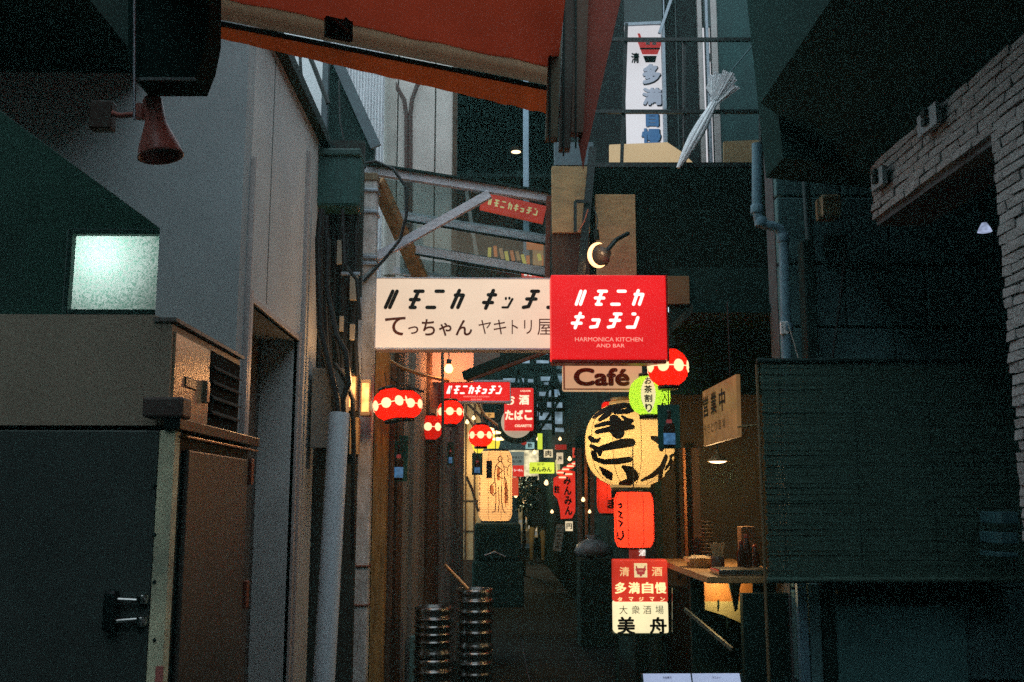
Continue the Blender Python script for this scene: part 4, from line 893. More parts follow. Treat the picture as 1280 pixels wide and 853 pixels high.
# bottle placards
def placard(px0, py0, px1, py1, Y, label, proto=None):
    k = S(1, Y); c = at((px0+px1)/2, py1, Y); wd, ht = (px1-px0)*k, (py1-py0)*k
    o = thing('bottle_placard', c, label, 'placard', 'green placards with a beer bottle')
    MB().bev(-wd/2, wd/2, 0, .008, 0, ht, .002).build('card', mat('green_card', (.015, .11, .09), .4, var=.3), o, local=True)
    m = MB(); m.lathe([(0, 0), (.26, .01), (.27, .04), (.27, .5), (.22, .6), (.1, .68), (.085, .9), (.10, .92), (.1, .97), (0, .98)], n=20)
    m.v = [Vector((v.x*wd*.95, v.y*wd*.22-.004, v.z*ht*.86+ht*.04)) for v in m.v]; m.build('bottle', mat('brown_bottle', (.035, .018, .012), .25), o, local=True)
    m = MB(); m.lathe([(.275, .06), (.275, .36)], n=20, cap=False); m.v = [Vector((v.x*wd*.96, v.y*wd*.23-.005, v.z*ht*.86+ht*.04)) for v in m.v]; m.build('bottle_label', em('blue_label', (.10, .28, .55), .35, var=.6, scale=40), o, local=True)
    m = MB(); m.lathe([(.15, .62), (.115, .72)], n=16, cap=False); m.v = [Vector((v.x*wd*.96, v.y*wd*.24-.005, v.z*ht*.86+ht*.04)) for v in m.v]; m.build('neck_label', em('pink_neck', (.4, .06, .06), .35), o, local=True)
    m = MB(); m.tube([(0, 0, ht), (0, 0, ht+.09)], .003, 6); m.build('string', CABLE, o, local=True)
    return o
placard(487, 552, 509, 602, 6.4, 'green bottle placard hanging below the largest red lantern')
placard(497, 545, 510, 570, 6.7, 'small green placard mostly hidden behind the first one on the left')
placard(559, 553, 567, 582, 7.9, 'narrow dark green placard on the brown boards below the lantern')
placard(590, 567, 603, 594, 8.9, 'small green bottle placard left of the tall amber lantern')
placard(823, 506, 851, 561, 5.5, 'green bottle placard overlapping the right of the giant lantern')
rect(m := MB(), 608, 576, 615, 598, 9.2, .01); m.build('name_tag', BLACK, None, 'black narrow tag hanging in front of the amber lantern', 'tag')

# crescent spot lamp
cl = thing('spot_lamp', at(748, 318, 5.6), 'clip spotlight with glowing crescent rim above the red sign', 'lamp')
c = at(749, 320, 5.6); k = S(1, 5.6)
pts = []; rr = []
for i in range(17):
    t = R(75)+R(225)*i/16; pts.append(c+Vector((13.5*k*math.cos(t)*.95, -.02, 15.5*k*math.sin(t)))); rr.append(.0015+.012*math.sin(math.pi*i/16)**.8)
MB().tube(pts, rr, 10).build('glowing_rim', em('rim_glow', (1, .50, .22), 2.4, var=.02), cl)
m = MB(); q = Vector((-.5, -.75, -.42)).to_track_quat('Z', 'Y').to_matrix()
tmp = MB().lathe([(0, -.09), (.03, -.085), (.038, -.04), (.055, .0), (.066, .02), (.0, .012)], n=24); m.add([q @ v+c+Vector((.012, .03, .005)) for v in tmp.v], tmp.f, True); m.build('shade', mat('lamp_shade_dark', (.05, .05, .055), .35, .5), cl)
MB().tube([c+Vector((.04, .06, .03)), at(770, 300, 5.75), at(785, 292, 5.85)], .014, 8).build('arm', BLACK, cl)
lamp(c+Vector((-.03, -.10, -.0)), 1.5, (1, .62, .32), .03)
MB().bar(at(741, 185, 5.75), at(726, 346, 5.75), .045, .04).build('sign_bracket', BLACK, None, 'black slanting bracket behind the crescent lamp', 'bracket')
m = MB(); m.bar(at(719, 252, 5.7), at(719, 290, 5.7), .018, .018); m.bar(at(719, 252, 5.7), at(738, 252, 5.7), .018, .018); m.build('hook_bracket', BLACK, None, 'small black angle bracket on the plywood panel', 'bracket')
m = MB(); m.tube([at(742, 258, 5.7), at(747, 275, 5.68), at(745, 288, 5.66)], .004, 6); m.tube([at(745, 288, 5.66), at(746, 300, 5.66)], .016, 10); m.build('inline_plug', BLACK, None, 'black inline plug dangling above the crescent lamp', 'plug')
MB().tube([at(735, 262, 5.68), at(730, 278, 5.68), at(723, 290, 5.68)], .004, 6).build('copper_wire', mat('cu', (.4, .12, .06), .4), None, 'thin reddish wire next to the angle bracket', 'cable')
# ================================================================== UPSTAIRS
rl = thing('balcony_railing', at(860, 207, 5.85), 'black steel railing across the upstairs window', 'railing')
def rbar(name, x0, y0, x1, y1, Y, w_): MB().bar(at(x0, y0, Y), at(x1, y1, Y), w_).build(name, BLACK, rl)
rbar('rail', 745, 50, 950, 50, 5.85, .022); rbar('rail', 745, 140, 957, 140, 5.85, .022); rbar('rail', 740, 207, 962, 207, 5.86, .03)
rbar('post', 855, 48, 856, 207, 5.87, .018); rbar('post', 783, 30, 777, 207, 5.87, .02); rbar('post', 953, -60, 955, 207, 5.87, .05)
uw = thing('upstairs_window', at(860, 207, 6.5), 'tall upstairs window with metal frames behind the black railing', 'window')
Y = 6.6
for i, (x0, x1, m_) in enumerate([(829, 833, GALV), (874, 880, mat('pale_frame', (.5, .46, .44), .4, .3)), (884, 888, GALV), (891, 899, mat('pale_frame', (.5, .46, .44)))]):
    MB().bev(at(x0, 100, Y).x, at(x1, 100, Y).x, Y, Y+.06, 3.2, 6).build('mullion', m_, uw)
DK = mat('dark_curtain', (.012, .02, .02), .8)
MB().box(at(833, 100, Y).x, at(874, 100, Y).x, Y+.03, Y+.05, 3.2, 6).build('dark_sash', DK, uw)
MB().bev(at(846, 100, Y).x, at(848, 100, Y).x, Y+.01, Y+.03, 3.2, 6).build('sash_edge', mat('sash_edge', (.06, .09, .09), .4), uw)
MB().box(at(899, 100, Y).x, at(965, 100, Y).x, Y+.02, Y+.05, 3.2, 6).build('teal_panel', mat('teal_board', (.03, .10, .10), .6, var=.4, scale=3), uw)
MB().box(at(720, 100, Y).x, at(779, 100, Y).x, Y-.1, Y-.05, 3.2, 6).build('dark_wall_panel', DK, uw)
z_ = at(800, 30, Y).z
MB().box(at(779, 20, Y).x, at(829, 20, Y).x, Y+.0, Y+.02, z_+.0, 6).build('dark_transom', mat('transom_glass', (.03, .06, .06), .2), uw)
MB().box(at(880, 20, Y).x, at(891, 20, Y).x, Y+.005, Y+.02, at(885, 33, Y).z, 6).build('dark_transom', mat('transom_glass', (.03, .06, .06)), uw)
MB().bar(at(779, 31, Y-.02), at(826, 29, Y-.02), .02).build('transom_bar', GALV, uw)
MB().bar(at(824, 42, Y-.02), at(842, -10, Y-.02), .02).build('stay', GALV, uw)
MB().box(at(720, 100, 6.4).x, 2.0, 7.9, 8, 3.2, 7).build('inner_wall', DK, uw)
# carved signboard inside
sb = thing('carved_signboard', at(805, 207, 6.9), 'white upstairs signboard with blue brush characters and red shield', 'sign')
Y = 6.9; k = S(1, Y)
E_SB = em('lit_board_white', (.82, .80, .84), .72, var=.06)
MB().bev(at(776, 100, Y).x, at(832, 100, Y).x, Y, Y+.05, 3.2, at(800, 26, Y).z, .004).build('board', E_SB, sb)
SLATE = em('slate_letter', (.34, .40, .50), .75); BLUE = em('blue_letter', (.05, .14, .30), .75); REDL = em('red_letter', (.45, .05, .05), .75)
m = MB(); write(m, '清', at(794, 73, Y), RX, UP, 11*k, 15*k, .04, .004); m.build('small_character', DARK, sb)
m = MB(); write(m, '多', at(814, 93, Y), RX, UP, 24*k, 28*k, .06, .006); write(m, '満', at(815, 121, Y), RX, UP, 26*k, 24*k, .05, .006); m.build('raised_character', SLATE, sb)
m = MB(); write(m, '多', at(815, 94, Y), RX, UP, 26*k, 30*k, .07, .003); write(m, '満', at(816, 122, Y), RX, UP, 28*k, 26*k, .06, .003); write(m, '自', at(816, 150, Y), RX, UP, 19*k, 22*k, .09, .003); write(m, '慢', at(815, 172, Y), RX, UP, 28*k, 24*k, .06, .003); m.build('character_edge', mat('edge_dark', (.05, .05, .07), .6, bump=0), sb)
m = MB(); write(m, '自', at(815, 149, Y), RX, UP, 17*k, 22*k, .06, .006); write(m, '慢', at(814, 171, Y), RX, UP, 26*k, 22*k, .04, .006); m.build('raised_character', BLUE, sb)
m = MB(); m.prism([at(797, 52, Y-.006), at(828, 52, Y-.006), at(822, 68, Y-.006), at(803, 68, Y-.006)], (0, 1, 0), .004); m.prism([at(797, 42, Y-.006), at(800, 42, Y-.006), at(803, 52, Y-.006), at(800, 52, Y-.006)], (0, 1, 0), .004); m.build('shield', REDL, sb)
m = MB(); m.prism([at(804, 70, Y-.006), at(821, 70, Y-.006), at(819, 78, Y-.006), at(807, 78, Y-.006)], (0, 1, 0), .004); m.bar(at(800, 61, Y-.012), at(825, 61, Y-.012), .004, .012); m.build('shield_foot', DARK, sb)
m = MB(); m.bev(at(807, 53, Y).x, at(812, 53, Y).x, Y-.012, Y-.006, at(810, 57, Y).z, at(810, 54, Y).z, .0005); m.bev(at(815, 53, Y).x, at(820, 53, Y).x, Y-.012, Y-.006, at(810, 57, Y).z, at(810, 54, Y).z, .0005); m.build('shield_mark', WHITE, sb)
s2 = thing('second_signboard', at(886, 207, 6.9), 'narrow slice of a second white signboard between the window frames', 'sign')
MB().bev(at(880, 100, Y).x, at(892, 100, Y).x, Y, Y+.05, 3.2, at(800, 34, Y).z, .004).build('board', E_SB, s2)
m = MB(); write(m, '清', at(887, 73, Y), RX, UP, 9*k, 15*k, .04, .004); m.build('small_character', DARK, s2)
m = MB(); m.lathe([(.008, 0), (.014, .01), (.008, .02)], at(887, 195, Y-.01), 12); m.build('red_knob', REDL, s2)
# cream boards
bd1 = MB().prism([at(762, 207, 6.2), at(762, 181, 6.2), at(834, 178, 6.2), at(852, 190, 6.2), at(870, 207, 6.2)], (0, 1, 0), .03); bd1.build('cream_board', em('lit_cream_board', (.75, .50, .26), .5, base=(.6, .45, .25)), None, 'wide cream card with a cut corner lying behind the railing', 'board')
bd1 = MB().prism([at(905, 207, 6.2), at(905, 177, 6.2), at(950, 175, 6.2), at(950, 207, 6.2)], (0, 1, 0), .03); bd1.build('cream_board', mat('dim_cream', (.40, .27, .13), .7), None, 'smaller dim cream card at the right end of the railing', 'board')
# umbrella
um = thing('closed_umbrella', at(850, 205, 5.75), 'closed clear vinyl umbrella hooked on the upstairs railing', 'umbrella')
tip, neck, hem, hand = at(848, 210, 5.74), at(893, 128, 5.76), at(908, 96, 5.76), at(945, 52, 5.78)
VIN = mat('clear_vinyl', (.86, .89, .94), .25, var=.3, scale=20, bump=.3, spec=.8)
m = MB(); ax = (neck-tip); nn = 10
for q in range(8):
    th = q/8*6.28; ox = Vector((math.cos(th), math.sin(th)*.8, math.sin(th)*.25))
    m.tube([tip+ax*(i/nn)+ox*(.005+.023*math.sin(math.pi*min(1, i/nn*1.15)*.8)) for i in range(nn+1)], [.004+.011*math.sin(math.pi*(.12+.8*i/nn)) for i in range(nn+1)], 7)
m.build('wrapped_canopy', VIN, um)
m = MB(); ad = (hem-neck).normalized(); sd = ad.cross(Vector((0, 1, 0))).normalized()
for q in range(25):
    s_ = (q-12)/12; e1 = neck+ad*(.16+.05*math.cos(s_*2)+random.uniform(-.02, .02))+sd*(-s_*.09)+Vector((0, random.uniform(-.03, .03), 0)); e0 = neck+sd*(-s_*.022)
    wv = sd*.016; m.add([e0-wv*.4, e0+wv*.4, e1+wv, e1+Vector((0, .004, 0))-wv], [(0, 1, 2, 3)]); m.tube([e0, (e0+e1)/2+Vector((0, random.uniform(-.01, .01), 0)), e1], .0035, 5)
e1 = neck+ad*.06+sd*.085; m.add([neck-sd*.01, neck+sd*.01, e1+ad*.05, e1], [(0, 1, 2, 3)])
m.build('pleat', VIN, um)
MB().tube([neck-ad*.05, hem, hand], .005, 8).build('shaft', mat('grey_shaft', (.06, .12, .13), .4, .4), um)
m = MB(); m.tube([hand, hand+Vector((.02, 0, .05)), hand+Vector((.015, 0, .09)), hand+Vector((-.02, 0, .09))], .009, 8); m.build('handle', BLACK, um)
rect(m := MB(), 944, 30, 952, 36, 5.78, .03); m.build('rail_clamp', GALV, None, 'small metal clamp at the upper right of the railing', 'clamp')

# ================================================================== RIGHT SIDE
# concrete block wall facing us
bw = thing('block_wall', (1.95, 5.1, 0), 'teal shaded wall of large concrete blocks behind the drainpipe', 'wall')
Yw = 5.12
xs = [at(972, 300, Yw).x, at(1012, 300, Yw).x, at(1170, 300, Yw).x, 2.75]
zs = [0, .45, .9, at(1050, 655, Yw).z+.3, 1.75, at(1050, 409, Yw).z, at(1050, 330, Yw).z, at(1050, 246, Yw).z, at(1050, 165, Yw).z, at(1050, 80, Yw).z, at(1050, 0, Yw).z, 4.6]
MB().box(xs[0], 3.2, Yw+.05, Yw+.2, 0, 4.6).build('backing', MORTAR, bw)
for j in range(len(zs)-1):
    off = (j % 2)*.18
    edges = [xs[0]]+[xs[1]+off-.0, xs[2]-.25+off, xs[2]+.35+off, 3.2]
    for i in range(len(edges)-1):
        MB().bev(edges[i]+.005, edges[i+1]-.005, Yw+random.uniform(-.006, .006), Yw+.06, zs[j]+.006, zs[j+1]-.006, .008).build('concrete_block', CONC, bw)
# drainpipe
dp = thing('drainpipe', at(980, 450, 5.0), 'blue-grey plastic drainpipe with an elbow on the block wall', 'pipe')
MB().tube([at(946, 180, 5.0), at(946, 262, 5.0), at(948, 274, 5.0), at(955, 281, 5.0), at(966, 283, 5.0), at(974, 286, 5.0), at(979, 296, 5.0), at(980, 320, 5.0), at(984, 470, 5.0), at(987, 600, 5.0)], .026, 16).build('pipe_run', PIPEB, dp)
for (x, y) in [(946, 262), (979, 298), (983, 410), (951, 278)]:
    c = at(x, y, 5.0); MB().lathe([(.031, -.022), (.033, -.018), (.033, .018), (.031, .022)], c, 16).build('coupling', PIPEB, dp)
rect(m := MB(), 976, 402, 986, 418, 4.97, .02, .004); m.build('tape', WHITE, dp)
MB().tube([at(985, 405, 4.95), at(993, 430, 4.95), at(1000, 456, 4.95)], .003, 6).build('tie_string', mat('string', (.5, .5, .45), .7), None, 'thin pale string from the drainpipe to the bamboo blind', 'string')
MB().tube([at(1003, 40, 5.02), at(1003, 130, 5.02), at(1008, 240, 5.02), at(1014, 330, 5.02), at(1016, 450, 5.02)], .022, 10).build('vertical_conduit', mat('dark_teal_pipe', (.03, .07, .075), .5), None, 'dark conduit running down right of the drainpipe', 'pipe')
MB().bev(at(1006, 400, 5.0).x, at(1021, 400, 5.0).x, 4.98, 5.08, 1.9, at(1010, 300, 5).z, .01).build('cable_cover', DARK, None, 'dark cable cover strip on the block wall', 'cover')
rect(m := MB(), 1028, 243, 1052, 270, 4.95, .12, .008); o = m.build('meter_box', mat('cream_plastic', (.42, .30, .16), .5), None, 'cream plastic box on the block wall under the dark canopy', 'box')
rect(m := MB(), 1034, 292, 1060, 318, 4.98, .08, .012); m.build('valve_cluster', DARK, None, 'dark valve fitting below the cream box', 'valve')
MB().tube([at(1056, 310, 4.98), at(1055, 335, 4.98), at(1047, 400, 4.98), at(1040, 452, 4.98)], .008, 8).build('wall_cable', CABLE, None, 'black cable hanging straight from the valve to the blind', 'cable')
MB().tube([at(1094, 310, 4.98), at(1095, 350, 4.98), at(1105, 375, 4.98), at(1122, 390, 4.98), at(1135, 388, 4.98)], .008, 8).build('wall_cable', CABLE, None, 'black cable curling in a U on the block wall', 'cable')
# blind
bl2 = thing('bamboo_blind', at(1080, 720, 4.75), 'large dark bamboo blind hanging on the right', 'blind')
Yb_ = 4.75; x0, x1 = at(956, 580, Yb_).x, 2.6; zt, zb = at(1050, 455, Yb_).z, at(1050, 722, Yb_).z
m = MB(); z = zb
while z < zt:
    h_ = random.choice((.004, .006, .007, .009, .013)); d_ = random.uniform(-.004, .004); xo = random.uniform(-.006, .006); tl_ = random.uniform(-.003, .003)
    m.hexa([(x0+xo, Yb_+d_, z), (x1, Yb_-d_, z+tl_), (x1, Yb_+.006-d_, z+tl_), (x0+xo, Yb_+.006+d_, z), (x0+xo, Yb_+d_, z+h_), (x1, Yb_-d_, z+h_+tl_), (x1, Yb_+.006-d_, z+h_+tl_), (x0+xo, Yb_+.006+d_, z+h_)]); z += h_+.0006
m.build('slats', BAMBOO, bl2, kind='stuff')
for i in range(4): x = x0+.08+i*.36; MB().tube([(x, Yb_-.006, zb), (x+.002, Yb_-.006, zt)], .0013, 6).build('cord', DARK, bl2)
MB().tube([(x0-.02, Yb_, zt+.012), (x1, Yb_, zt+.02)], .014, 8).build('head_rail', DARK, bl2)
MB().tube([(x0-.01, Yb_, zb-.012), (x1, Yb_, zb-.012)], .014, 8).build('bottom_rail', BAMBOO, bl2)
MB().tube([(x0-.012, Yb_+.03, 0), (x0-.012, Yb_+.03, zt)], .008, 8).build('side_pole', mat('pole_wood', (.2, .14, .07), .6), None, 'thin pole along the left edge of the bamboo blind', 'pole')
# lower wall features below blind
lp_ = thing('lower_panelling', (1.9, 4.9, 0), 'teal painted panelling below the bamboo blind', 'wall')
for (x0, y0, x1, y1, m_) in [(1000, 722, 1012, 900, PIPEB), (1014, 730, 1028, 900, CONC), (1048, 758, 1210, 900, mat('teal_sheet', (.07, .19, .19), .6, var=.3, scale=2)), (1030, 722, 1046, 900, DARK), (1048, 724, 1240, 755, DARK)]:
    rect(m := MB(), x0, y0, x1, y1, 4.95, .04); m.build('panel', m_, lp_)
MB().box(at(996, 800, 5).x, 2.6, 5.0, 5.05, 0, .25).build('base', DARK, lp_)
for (y0, y1) in [(640, 655), (666, 680), (691, 697)]:
    rect(m := MB(), 1252, y0, 1273, y1, 4.4, .2); m.build('crate', mat('teal_crate', (.06, .16, .18), .5), None, {640: 'top teal crate glimpsed beside the brick pier', 666: 'middle teal crate glimpsed beside the brick pier', 691: 'lowest teal crate glimpsed beside the brick pier'}[y0], 'crate', 'crates beside the brick pier')

# brick wall
BX = 1.75; zo = 2.59; y1o = 3.31; y2o = 4.41
kw = thing('brick_wall', (1.95, 3.0, 0), 'pale rough brick wall with a wide opening on the right', 'wall')
m = MB(); m.box(BX+.02, BX+.25, -1.5, y1o, 0, 4.2); m.box(BX+.02, BX+.25, y1o, y2o, zo, 4.2); m.build('core', MORTAR, kw)
m = MB(); m.box(BX, BX+.03, -1.5, 2.948, 0, 4.2); m.box(BX, BX+.03, 2.948, y1o, 0, .985); m.build('near_render', BRICK, kw)
cache = []
def brick(y0, y1, z0, z1):
    if not cache or len(cache) < 10:
        b = MB(); jj = [Vector((random.uniform(-.004, .004), random.uniform(-.005, .005), random.uniform(-.004, .004))) for _ in range(8)]
        base = [(0, 0, 0), (0, 1, 0), (1, 1, 0), (1, 0, 0), (0, 0, 1), (0, 1, 1), (1, 1, 1), (1, 0, 1)]
        b.hexa([Vector((x*.025, y*(y1-y0), z*(z1-z0)))+j for (x, y, z), j in zip(base, jj)])
        o = b.build('brick', BRICK, kw, local=True); cache.append(o)
    else: o = random.choice(cache).copy(); COL.objects.link(o)
    o.location = Vector((BX-random.uniform(-.004, .003), y0, z0))-kw.location; return o
nb = 0; row = 0; z = .99; H = .037; Wb = .15
while z < 3.05:
    y = 2.95; first = Wb*(1-(row % 3)/3)
    yend = y2o if z >= zo-.001 else y1o
    while y < yend-.012:
        w_ = min(Wb if y > 2.955 else first, yend-y)
        o = brick(y, y+Wb-.005, z, z+H-.005); o.scale = (1, (w_-.004)/(Wb-.004) if w_ < Wb-.001 else 1, 1); nb += 1; y += w_
    z += H; row += 1
    if nb > 294: break
print('bricks', nb, 'top', z)
for i, (x0, y0, x1, y1) in enumerate([(1152, 132, 1176, 165), (1094, 208, 1108, 236)]):
    p_, q_ = atX(x0, (y0+y1)/2+6, BX-.02), atX(x1, (y0+y1)/2-10, BX-.02)
    zt_, zb_ = atX((x0+x1)/2, y0+4, BX-.02).z, atX((x0+x1)/2, y1, BX-.02).z
    pl = thing('wall_plate', (BX-.02, (p_.y+q_.y)/2, zb_), ['pale junction plate with dark knobs on the brick lintel, nearer one', 'pale junction plate at the far end of the brick lintel'][i], 'plate')
    MB().bev(BX-.04, BX-.015, q_.y, p_.y, zb_, zt_, .004).build('plate', mat('plate_grey', (.32, .38, .40), .5), pl)
    for dz in (.25, .65): MB().bev(BX-.055, BX-.041, (p_.y+q_.y)/2-.02, (p_.y+q_.y)/2+.02, zb_+(zt_-zb_)*dz, zb_+(zt_-zb_)*dz+.03, .004).build('knob', DARK, pl)
# canopy
cn = thing('dark_canopy', (1.5, 2.5, 2.9), 'black canopy projecting from the brick wall at upper right', 'canopy')
m = MB(); m.prism([(1.28, -.5, 3.22), (BX+.02, -.5, 2.86), (BX+.02, -.5, 4.2), (1.24, -.5, 4.2)], (0, 1, 0), 5.0); m.build('canopy_body', mat('canopy_black', (.011, .036, .032), .95, spec=.05), cn)
m = MB(); m.prism([(1.38, 4.51, 2.95), (2.4, 4.51, 2.85), (2.4, 4.51, 4.2), (1.30, 4.51, 4.2)], (0, 1, 0), .3); m.build('canopy_end', mat('canopy_black', (.011, .036, .032), .95, spec=.05), cn)
# inner side room of opening
ir = thing('passage_room', (2.9, 4, 0), 'dark passage interior seen through the brick opening', 'room')
MB().box(3.2, 3.3, 2.0, 5.4, 0, 4.2).build('inner_wall', SOOT, ir)
MB().box(2.01, 3.2, 2.0, 5.1, 3.3, 3.4).build('inner_ceiling', SOOT, ir)
ll = thing('small_wall_lamp', at(1231, 290, 4.3), 'small pale conical lamp glimpsed inside the brick opening', 'lamp')
MB().lathe([(S(9, 4.3), 0), (S(7, 4.3), .018), (.010, .042), (0, .042)], n=20).build('shade', em('cool_lamp', (.55, .65, .95), .6, var=.5, scale=30), ll, local=True)
MB().tube([(0, 0, .06), (0, 0, .2)], .004, 6).build('stem', CABLE, ll, local=True)

# ------------------------------------------------------------------ shop counter bay
ct = thing('shop_counter', (1.3, 5.9, 0), 'wooden shop counter open to the lane on the right', 'counter')
MB().bev(1.118, 1.62, 5.27, 6.85, .915, .95, .004).build('counter_top', mat('counter_wood', (.52, .30, .12), .5, var=.35, scale=5, streak=(8, 1, 1)), ct)
MB().box(1.47, 1.5, 5.7, 6.85, 0, .914).build('front_panel', SOOT, ct)
MB().box(1.13, 1.62, 5.78, 5.82, 0, .914).build('end_panel', SOOT, ct)
# lit printed panel below counter
pn = thing('printed_panel', at(910, 785, 5.5), 'orange and yellow lit panel under the counter end', 'sign')
x0, x1 = at(881, 750, 5.55).x, at(941, 750, 5.55).x; zt, zm, zb = at(910, 718, 5.55).z, at(910, 752, 5.55).z, at(910, 786, 5.55).z
m = MB(); m.box(x0, x1, 5.55, 5.57, zm, zt); m.build('orange_field', mat('print_orange', (.62, .25, .06), .6), pn)
m = MB(); m.prism([(x0, 5.55, zm), (x1, 5.55, zm), (x1, 5.55, zb-.0), (x0+.1, 5.55, zb+.07), (x0, 5.55, zb+.10)], (0, 1, 0), .02); m.build('yellow_field', mat('print_yellow', (.62, .55, .25), .6), pn)
m = MB()
for (x, y) in [(898, 750), (909, 775), (934, 780)]: m.bar(at(x, y, 5.54), at(x, y+11, 5.54), .008, .006)
m.build('mark', DARK, pn)
lamp(at(902, 728, 5.42), 3.0, (1, .72, .35), .02)
m = MB(); m.prism([at(908, 716, 5.4), at(930, 716, 5.4), at(925, 735, 5.4), at(922, 762, 5.4), at(919, 765, 5.4), at(916, 750, 5.4)], (0, 1, 0), .02); m.build('counter_bracket', BLACK, None, 'black tapered bracket under the counter end', 'bracket')
MB().bar(at(856, 762, 5.6), at(915, 812, 5.2), .012, .02).build('bench_rail', mat('rail_steel', (.3, .32, .25), .3, .6), None, 'dull metal rail slanting below the counter', 'rail')
MB().bar(at(841, 735, 6.2), at(841, 790, 6.2), .008, .01).build('table_leg', STEEL, None, 'thin steel leg beside the lit floor sign', 'leg')
MB().box(at(930, 800, 5.2).x, at(1000, 800, 5.2).x, 5.2, 5.26, 0, .87).build('bay_corner_board', SOOT, None, 'dark board at the near end of the counter bay', 'board')
# goods on counter
Yk = 6.0; c = at(875, 697, Yk); c.z = .951
bk = thing('food_tray', c, 'foil covered food tray on the counter', 'tray')
m = MB(); m.lathe([(.07, 0), (.095, .05), (.1, .055), (.092, .055), (.066, .006), (0, .005)], n=10, sm=False); m.v = [Vector((v.x, v.y*1.3, v.z+random.uniform(-.003, .003))) for v in m.v]; m.build('foil_tray', mat('foil', (.75, .5, .25), .3, .6), bk, local=True)
m = MB(); m.lathe([(.085, .045), (.05, .062), (0, .068)], n=10, sm=False); m.v = [Vector((v.x, v.y*1.3, v.z+random.uniform(-.006, .006))) for v in m.v]; m.build('wrapping', mat('cling', (.8, .6, .35), .3), bk, local=True)
c = at(897, 700, 5.65); c.z = .951
jr = thing('chopstick_pot', c, 'dark pot holding a fan of wooden sticks on the counter', 'pot')
MB().lathe([(.033, 0), (.036, .005), (.038, .075), (.034, .08)], n=20).build('pot', mat('brown_pot', (.09, .05, .03), .4), jr, local=True)
for i in range(14):
    t = (i-6.5)/6.5; MB().bar((t*.012, random.uniform(-.01, .01), .03), (t*.04, random.uniform(-.012, .012), .155+random.uniform(-.006, .004)), .005, .005).build('stick', PLY, jr, local=True)
for i, (x, y, h_, r_, lab) in enumerate([(927, 703, .17, .024, 'tall dark sauce bottle nearest the chopstick pot'), (934, 702, .20, .028, 'taller dark bottle second from the chopstick pot'), (944, 700, .14, .026, 'short dark bottle beside the blind pole')]):
    c = at(x, y, 5.55+.1*i); c.z = .951
    b = thing('sauce_bottle', c, lab, 'bottle', 'sauce bottles on the counter')
    MB().lathe([(r_, 0), (r_, h_*.6), (r_*.45, h_*.78), (r_*.4, h_*.95), (0, h_*.96)], n=16).build('glass', mat('sauce_glass', (.06, .025, .012), .15), b, local=True)
    MB().lathe([(r_*.5, h_*.9), (r_*.5, h_), (0, h_)], n=12).build('cap', mat('red_cap', (.3, .05, .02), .5), b, local=True)
MB().bev(at(926, 650, 5.85).x, at(944, 650, 5.85).x, 5.85, 5.95, .951, 1.19, .005).build('menu_rack', mat('rack_wood', (.2, .11, .05), .6), None, 'small wooden menu rack behind the sauce bottles', 'rack')
m = MB(); m.bev(at(895, 710, 5.35).x, at(962, 710, 5.35).x, 5.28, 5.5, .952, .985, .008); m.build('steel_tray', STEEL, None, 'shallow steel tray on the near end of the counter', 'tray')
# stacked coil / dishes
st = thing('plate_stack', at(884, 672, 6.6), 'stack of dark plates standing behind the food tray', 'plates'); st.location.z = .951
for i in range(11): MB().lathe([(.03, 0), (.05, .012), (.051, .016), (.0, .008)], (0, 0, i*.024), n=20).build('plate', mat('dark_plate', (.12, .09, .06), .25), st, local=True)
# pendant lamp
pl = thing('pendant_lamp', at(897, 577, 6.0), 'small brass cone lamp glowing over the counter', 'lamp')
MB().lathe([(S(13, 6), 0), (S(11, 6), .012), (.02, .045), (.010, .05), (.008, .07), (0, .07)], n=24, cap=False).build('shade', mat('brass_shade', (.45, .32, .16), .35, .7), pl, local=True)
MB().lathe([(0, -.012), (S(8, 6), -.008), (S(11.5, 6), .002), (0, .003)], n=24).build('bulb_face', em('pendant_glow', (1, .66, .36), 4), pl, local=True)
MB().tube([(0, 0, .06), (0, 0, .77)], .004, 6).build('flex', CABLE, pl, local=True)
lamp(pl.location+Vector((0, 0, -.05)), 16, (1, .62, .28), .03)
# tan hanging notice
tn = thing('hanging_notice', (1.2, 5.3, 1.65), 'tan notice board with vertical Japanese writing hung over the counter', 'sign')
pts = [atX(878, 490, 1.2), atX(920, 468, 1.2), atX(922, 546, 1.2), atX(880, 558, 1.2)]
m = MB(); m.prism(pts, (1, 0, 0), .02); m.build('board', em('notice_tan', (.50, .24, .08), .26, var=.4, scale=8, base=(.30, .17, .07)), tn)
m = MB(); ry = Vector((0, -1, 0))
for i, ch in enumerate('営業中'):
    y_ = 5.55-i*.2; write(m, ch, (1.2, y_, 1.86), ry, UP, .14, .12, .03)
for i, ch in enumerate('やきとり酒場'):
    write(m, ch, (1.2, 5.58-i*.09, 1.735), ry, UP, .06, .05, .0)
m.build('writing', INK, tn)
MB().tube([atX(922, 534, 1.2), at(950, 531, 4.9)], .005, 6).build('support_rod', mat('rod_warm', (.5, .4, .2), .4, .5), tn)
MB().tube([Vector((1.21, 5.0, 1.95)), Vector((1.21, 5.0, 2.35))], .004, 6).build('hanger', CABLE, tn)

